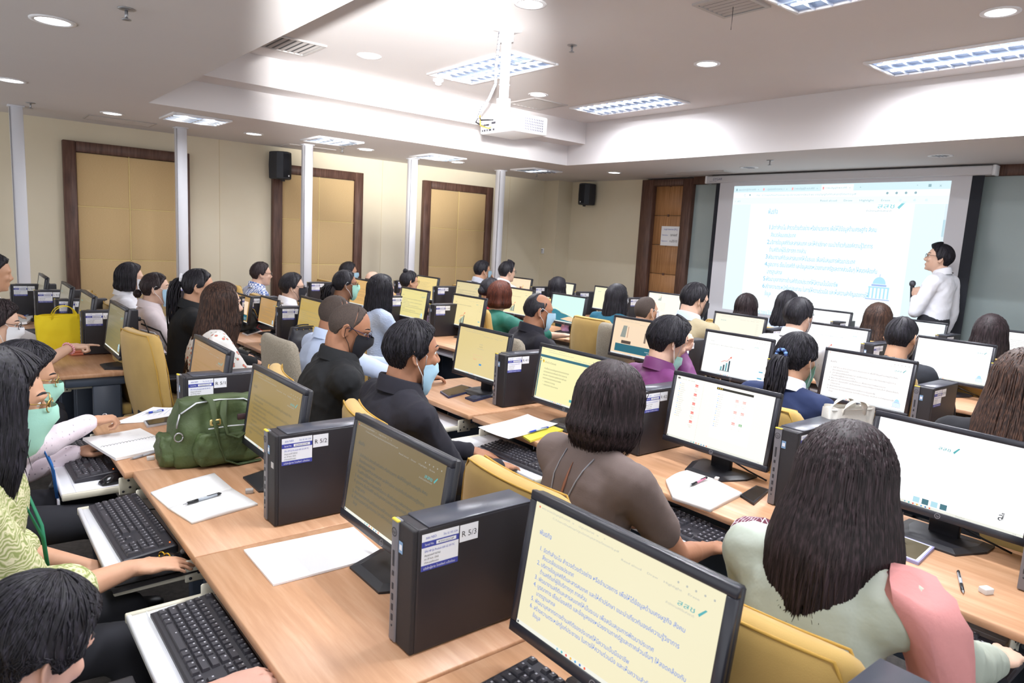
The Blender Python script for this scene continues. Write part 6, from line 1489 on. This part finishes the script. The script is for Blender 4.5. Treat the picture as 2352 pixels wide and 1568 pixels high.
# open exercise book
def open_book(lab, px_l, px_r, z, th, ruled=True, page=PAPERL):
    """px_l / px_r: four corners of each page (outer-left, outer-right .. )"""
    P = [on_z(u, v, z+th) for u, v in px_l+px_r]; c = sum(P)/len(P); t = thing('open_notebook', lab, 'notebook', (float(c[0]), float(c[1]), z))
    for nm, qs in (('left_page_block', P[:4]), ('right_page_block', P[4:])):
        pts = [(p[0]-c[0], p[1]-c[1]) for p in qs]; n = 8; vs = []; fs = []
        for k in (0, 1):
            for i in range(n+1):
                for j in range(n+1):
                    a, b = i/n, j/n; x = (pts[0][0]*(1-a)+pts[1][0]*a)*(1-b)+(pts[3][0]*(1-a)+pts[2][0]*a)*b; y = (pts[0][1]*(1-a)+pts[1][1]*a)*(1-b)+(pts[3][1]*(1-a)+pts[2][1]*a)*b
                    vs.append((x, y, .0006 if k == 0 else th*(.75+.35*math.sin(PI*min(1, a*1.05)))))
        m = (n+1)**2; q = lambda k, i, j: k*m+i*(n+1)+j
        for i in range(n):
            for j in range(n): fs += [(q(1, i, j), q(1, i+1, j), q(1, i+1, j+1), q(1, i, j+1)), (q(0, i, j), q(0, i, j+1), q(0, i+1, j+1), q(0, i+1, j))]
        for i in range(n): fs += [(q(0, i, 0), q(0, i+1, 0), q(1, i+1, 0), q(1, i, 0)), (q(0, i+1, n), q(0, i, n), q(1, i, n), q(1, i+1, n))]
        for j in range(n): fs += [(q(0, 0, j+1), q(0, 0, j), q(1, 0, j), q(1, 0, j+1)), (q(0, n, j), q(0, n, j+1), q(1, n, j+1), q(1, n, j))]
        MB().add(vs, fs, page, smooth=True).build('page_block', t)
        if ruled: lines_on(t, pts, th*1.14, 15, RULE, .06, .94, .0008)
    return t
open_book('open ruled exercise book with a black pen, before tower R 5/2', [(346, 1132), (370, 1112), (490, 1086), (533, 1116)][0:0]+[(346, 1128), (492, 1084), (535, 1120), (388, 1164)], [(388, 1164), (535, 1120), (592, 1154), (441, 1197)], DT, .011)
pen('black click pen lying across the ruled exercise book', (420, 1162), (508, 1136), DT+.013, 'black')
eraser((573, 1132), DT, 'grey rounded eraser beside the ruled exercise book', mat('eraser_grey', 'b8b2ae', .8))
slab('paper_stack', 'stack of blank white paper before the dim tinted monitor', 'paper', [(560, 1262), (812, 1210), (886, 1274), (628, 1342)], DT, .006, PAPER, part='sheet_block')
# middle desks
t, pts = slab('tablet', 'dark tablet lying beside tower R 4/1', 'tablet', [(1011, 898), (1060, 883), (1098, 893), (1030, 911)], DT, .012, mat('navy_case', '28345c', .4), part='tablet_case')
MB().add([(x*.94, y*.92, .0132) for x, y in pts], [(0, 1, 2, 3)], mat('phone_glass')).build('display', t)
phone('blue cased phone lying behind the tablet', [(1068, 912), (1108, 901), (1132, 908), (1088, 920)], DT, mat('navy_case'), mat('slate_glass', '46506a', .2))
slab('paper_folder', 'yellow folder under white papers in the second row', 'folder', [(1178, 986), (1236, 962), (1302, 984), (1218, 1012)], DT, .010, mat('yellow_card', 'ded24a', .6), part='folder_card')
t, pts = slab('paper_sheet', 'curling white sheet over the yellow folder', 'paper', [(1098, 983), (1212, 953), (1281, 975), (1168, 1010)], DT+.012, .002, PAPER, curl=.006)
pen('pale blue pen on the yellow folder', (1211, 996), (1260, 983), DT+.016, 'blue')
open_book('thick blank open notebook with a pen before the file icon monitor', [(1531, 1096), (1585, 1074), (1640, 1098), (1545, 1137)][0:0]+[(1530, 1098), (1578, 1076), (1640, 1096), (1546, 1136)], [(1546, 1136), (1640, 1096), (1705, 1128), (1632, 1164)], DT, .022, False, mat('cream_page', 'f3f1ee', .7))
pen('black and pink pen on the thick blank notebook', (1583, 1118), (1624, 1099), DT+.026, 'pink')
eraser((1646, 1104), DT, 'small white eraser behind the thick blank notebook', None, (.01, .008, .012))
phone('black phone beside the thick blank notebook', [(1700, 1136), (1737, 1114), (1768, 1124), (1732, 1156)], DT, BLACK)
phone('white phone in a lilac case partly under the long hair', [(2030, 1262), (2062, 1226), (2147, 1256), (2110, 1292)], DT, mat('lilac_case', '9a98c4', .5), mat('warm_glass', '6a6250', .08), mat('phone_white', 'e8eaf0', .3))
pen('dark grey pen on the desk beside the rose shawl', (2212, 1366), (2200, 1314), DT, 'black')
eraser((2264, 1362), DT, 'wrapped white eraser near the dark grey pen', None, (.014, .011, .014))
# bags -----------------------------------------------------------------
def soft_box(w_, d_, h, mt, taper=1.0, bulge=.12, seed=1, top_fold=0, n=30, rows=12, amp=.006):
    rings = []; rn = random.Random(seed); ph = [rn.uniform(0, 6) for _ in range(6)]
    for i in range(rows+1):
        t_ = i/rows; z = h*t_; k = (1+(taper-1)*t_)*(1+bulge*math.sin(PI*t_)*.5); dd = (1-top_fold*t_**2)
        if i == 0: k *= .93
        ring = []
        for q in range(n):
            a = 2*PI*q/n; ca, sa = math.cos(a), math.sin(a); e = .42
            x = w_/2*k*math.copysign(abs(ca)**e, ca); y = d_/2*k*dd*math.copysign(abs(sa)**e, sa)
            wv = amp*(math.sin(a*5+ph[0]+t_*7)*.5+math.sin(a*9+ph[1]-t_*11)*.35+math.sin(t_*17+ph[2]+a*2)*.3)
            ring.append((x+wv*ca*1.2, y+wv*sa*1.2, z+.004*math.sin(a*4+ph[3])*t_))
        rings.append(ring)
    return rings
OLIVE = mat('olive_nylon', '46562f', .6, bump=(50, .5, .006), var=(6, '3b4a28')); OLIVED = mat('olive_strap', '3c4a2a', .7)
q = on_z(500, 1068, DT)
# position: footprint from photograph (near-left bottom corner, far-right)
c1 = on_z(430, 1068, DT); c2 = on_z(590, 1062, DT)
t = thing('green_travel_bag', 'olive green nylon bag with shoulder strap on the desk', 'bag', (float((c1[0]+c2[0])/2)+.0, float((c1[1]+c2[1])/2)+.09, DT), -.02)
bw = .37
bo = MB().loft(soft_box(bw, .20, .27, OLIVE, .80, .18, 4, .45, 48, 20, .009), OLIVE).build('bag_body', t)
MB().loft(soft_box(.24, .05, .13, OLIVE, .95, .3, 8, .3, 30, 10, .006), OLIVE, M=Matrix.Translation((.02, -.105, .012))).build('front_pocket', bo)
MB().loft(soft_box(.09, .14, .12, OLIVE, .9, .3, 9, .3, 26, 10, .006), OLIVE, M=Matrix.Translation((-.18, .0, .01))).build('side_pocket', bo)
zp = mat('zip_pale', 'c9ced4', .4)
MB().tube([(-.15, -.06, .225), (-.09, -.055, .262), (0, -.05, .268), (.1, -.05, .262), (.15, -.055, .235)], .006, zp, 6, flat=.5).build('zip', t)
MB().tube([(-.06, -.118, .165), (.02, -.122, .17), (.13, -.12, .165)], .005, zp, 6, flat=.5).build('zip', t)
MB().tube([(-.155, -.062, .225), (-.165, -.07, .19), (-.17, -.075, .17)], .004, STEEL, 6).build('zip_pull', t)
MB().tube([(-.165+.016*math.cos(a), -.085, .135+.018*math.sin(a)) for a in [2*PI*k/12 for k in range(13)]], .003, STEEL, 6).build('strap_ring', t)
MB().rbox(-.055, -.012, -.126, -.118, .178, .205, .004, mat('gilt_buckle', 'b9a268', .3, metal=.8), 1).rbox(-.048, -.019, -.130, -.124, .184, .199, .003, OLIVED, 1).build('buckle', t)
MB().rbox(.055, .125, -.120, -.112, .19, .215, .002, mat('maroon_patch', '3a2226', .6), 1).build('leather_patch', t)
for pts_ in ([(-.05, .02, .262), (-.055, -.05, .288), (-.04, -.10, .27), (-.034, -.125, .19), (-.02, -.132, .10), (.0, -.137, .03), (.05, -.135, .005), (.15, -.12, .006)], [(.02, -.05, .265), (.0, -.11, .22), (.01, -.133, .14), (.05, -.137, .12), (.12, -.12, .16)]):
    MB().tube(pts_, .014, OLIVED, 8, flat=.28).build('strap', t)
def tote(name, lab, px, z, w_, d_, h, mt, hmt, rz=0, taper=1.05, handle=.12, fold=.6, seed=2):
    p = on_z(*px, z); t = thing(name, lab, 'bag', (float(p[0]), float(p[1]), z), rz)
    b_ = MB().loft(soft_box(w_, d_, h, mt, taper, .04, seed, fold, 40, 16, .005), mt, caps=False).build('bag_body', t)
    MB().box(-w_*.44, w_*.44, -d_*.4, d_*.4, .001, .004, mt).build('bag_base', b_)
    for sd in (-1, 1):
        y = sd*d_*.5*taper*(1-fold)*.9; pts = [(w_*.22*math.cos(a)*1.0, y+sd*.004-.012*math.sin(a), h-.01+handle*math.sin(a)) for a in [PI*k/12 for k in range(13)]]
        pts = [(w_*.22, y+sd*.004, h-.05)]+pts+[(-w_*.22, y+sd*.004, h-.05)]
        MB().tube(pts, .013, hmt, 8, flat=.22).build('handle', t)
    MB().tube([(w_/2*taper*.98*math.copysign(abs(math.cos(a))**.42, math.cos(a)), d_/2*taper*(1-fold)*math.copysign(abs(math.sin(a))**.42, math.sin(a)), h-.012) for a in [2*PI*k/36 for k in range(37)]], .003, hmt, 5).build('hem', b_)
    return t
YB = mat('yellow_canvas', 'ecd21e', .8, bump=(300, .4, .001))
tote('yellow_tote_bag', 'bright yellow canvas tote bag on the back row desk', (150, 806), DT, .33, .12, .27, YB, YB, .05, 1.08, .075, .5)
CV = mat('cream_canvas', 'ece8df', .85, bump=(200, .4, .002))
tote('canvas_tote_bag', 'cream canvas tote bag behind the head with long straight hair', (1925, 1120), DT, .24, .11, .37, CV, CV, -.35, 1.02, .04, .45, 5)
PK = mat('pink_satin_vinyl', 'cf9cc4', .3, coat=.5)
tote('pink_gift_bag', 'small shiny pink bag on the aisle-end desk', (1306, 762), DT, .17, .10, .15, PK, mat('pink_strap', 'b87a9c', .5), -.3, .86, .085, .2, 6)
# purses and pouches
QP = rampmat('quilted_leather', 'ShaderNodeTexChecker', ['2a2c3c', '343648'], [.3, .7], .35, (1, 1, 1), Scale=26, bump=.5)
p = on_z(72, 775, DT); t = thing('quilted_purse', 'flat dark quilted purse beside the yellow tote', 'bag', (float(p[0]), float(p[1])+.05, DT), .0)
MB().loft(soft_box(.26, .30, .05, QP, .85, .5, 3, .1, 30, 8, .003), QP).build('purse_body', t)
MB().tube([(-.1, -.14, .03), (0, -.155, .03), (.1, -.14, .03)], .004, mat('orange_zip', 'd8663c', .5), 6).build('zip', t)
p = on_z(208, 812, DT); t = thing('orange_wallet', 'salmon orange leather wallet under the pointing hand', 'wallet', (float(p[0]), float(p[1]), DT), .06)
OW = mat('salmon_leather', 'd0785e', .5, bump=(80, .3, .001))
MB().rbox(-.13, .12, -.055, .055, .001, .02, .008, OW, 2).build('wallet_back', t); MB().rbox(-.13, .11, -.05, .055, .02, .038, .008, OW, 2).build('wallet_flap', t); MB().tube([(-.13, -.03, .012), (-.2, -.04, .008), (-.3, -.02, .006)], .006, OW, 6, flat=.5).build('wrist_strap', t)
t, pts = slab('loose_papers', 'pile of papers with red and blue pens at the far end of the back row', 'paper', [(12, 738), (40, 722), (78, 722), (62, 742)], DT, .02, PAPER, curl=.012)
pen('blue pen on the far pile of papers', (52, 727), (68, 724), DT+.024, 'blue')
BB = mat('soft_black_leather', '15161a', .5, bump=(60, .4, .003))
p = on_z(560, 762, DT); t = thing('black_shoulder_bag', 'slouchy black bag with a gold clip and red cords', 'bag', (float(p[0]), float(p[1])+.1, DT), .1)
MB().loft(soft_box(.34, .2, .24, BB, .55, .3, 12, .5, 36, 14, .01), BB).build('bag_body', t)
MB().tube([(.06, -.06, .235), (.1, -.08, .2), (.12, -.1, .14)], .005, mat('gilt_buckle'), 6).build('clip', t); MB().tube([(.12, -.1, .12), (.13, -.12, .07), (.1, -.13, .04), (.15, -.14, .01)], .004, mat('red_cord', 'b0252a', .6), 6).build('red_cord', t)
phone('white phone beside the slouchy black bag', [(556, 764), (590, 754), (602, 758), (568, 769)], DT, mat('phone_white'))
phone('dark phone between tower L 4/6 and the snack packet', [(596, 789), (632, 782), (642, 786), (604, 794)], DT, mat('pale_case'))
t, pts = slab('snack_packet', 'crumpled red and green snack packet beside the black handbag', 'packet', [(612, 795), (640, 786), (668, 788), (664, 798)], DT, .012, mat('packet_gold', 'c9b98a', .3), curl=.008, part='wrapper')
MB().add([(x*.6+.01, y*.7, .0225) for x, y in pts], [(0, 1, 2, 3)], mat('packet_red', 'b8343a', .3)).build('printed_front', t)
HB = mat('blue_black_leather', '33353f', .38, bump=(70, .3, .002))
p = on_z(712, 806, DT); t = thing('black_handbag', 'structured blue black handbag with studs on the middle left desk'.replace('middle left desk', 'desk before the oatmeal chair'), 'bag', (float(p[0]), float(p[1])+.05, DT), -.15)
MB().loft(soft_box(.30, .15, .19, HB, .88, .12, 14, .35, 36, 12, .004), HB).build('bag_body', t)
for sd in (-1, 1): MB().tube([(.09*math.cos(a), sd*.05, .185+.02*math.sin(a)+(.0)) for a in [PI*k/10 for k in range(11)]], .006, HB, 6).build('handle', t)
for k in range(5): MB().ell((-.1+.05*k, -.06, .18), (.005, .005, .005), mat('gilt_buckle'), 8, 6).build('stud', t)
MB().tube([(-.15, -.02, .12), (-.17, -.06, .06), (-.14, -.1, .01), (-.05, -.12, .006), (.0, -.09, .006)], .007, HB, 6, flat=.5).build('strap', t)
phone('white phone lying beyond tower L 3/6', [(988, 760), (1004, 756), (1012, 758), (996, 763)], DT, mat('phone_white'))
p = on_z(1352, 722, DT); mouse((float(p[0]), float(p[1]), DT), .3, 'white mouse near the pink bag', mat('mouse_white', 'e6e8ec', .3))
# bottle behind the purple shirt man's chair
p = on_x(1382, 806, 3.0); t = thing('water_bottle', 'clear bottle with a dark cap behind the Census monitor', 'bottle', (3.05, float(p[1]), DT))
MB().lathe([(.03, 0), (.033, .01), (.033, .15), (.02, .19), (.014, .205)], mat('clear_plastic', 'd8dee4', .1, trans=.6), 14).build('bottle_body', t); MB().cyl(0, 0, .205, .225, .016, INK, 12).build('cap', t)
p = on_z(1530, 735, DT); t = thing('gooseneck_microphone', 'small gooseneck microphone beside the tan jacketed man', 'microphone', (5.5, 4.05, DT))
MB().rbox(-.05, .05, -.04, .04, 0, .025, .006, BLACK, 1).build('base', t); MB().tube([(0, 0, .02), (0, .02, .12), (-.02, -.02, .24), (-.05, -.1, .3)], .004, CABLE, 6).build('gooseneck', t); MB().ell((-.055, -.11, .303), (.012, .018, .012), BLACK, 10, 8).build('microphone_head', t)
# empty chairs seen between people
put_chair(3.24, 2.98, 0, 'mustard', 'mustard chair behind the Census monitor, empty')
put_chair(6.4, .95, 0, 'mustard', 'mustard chair beside the front row frame edge monitor')
# cables trailing off the back row's last desk
def cable(lab, pts, r, mt):
    t = thing('cable', lab, 'cable', tuple(pts[0])); p0 = Vector(pts[0]); MB().tube([Vector(p)-p0 for p in pts], r, mt, 6).build('cable_run', t)
cable('white cable looping down from the last tower of the back row', [(1.14, 5.86, .90), (1.22, 5.8, .88), (1.27, 5.72, .8), (1.24, 5.68, .7), (1.2, 5.7, .6)], .008, WCABLE)
cable('black cable looping beside the white one behind the back row', [(1.14, 5.84, .95), (1.25, 5.75, .9), (1.3, 5.65, .75), (1.22, 5.6, .62)], .007, CABLE)
cable('black cable running across the desk end behind the touched monitor', [(.95, 5.12, .757), (1.02, 5.16, .757), (1.1, 5.2, .757), (1.16, 5.24, .74)], .004, CABLE)
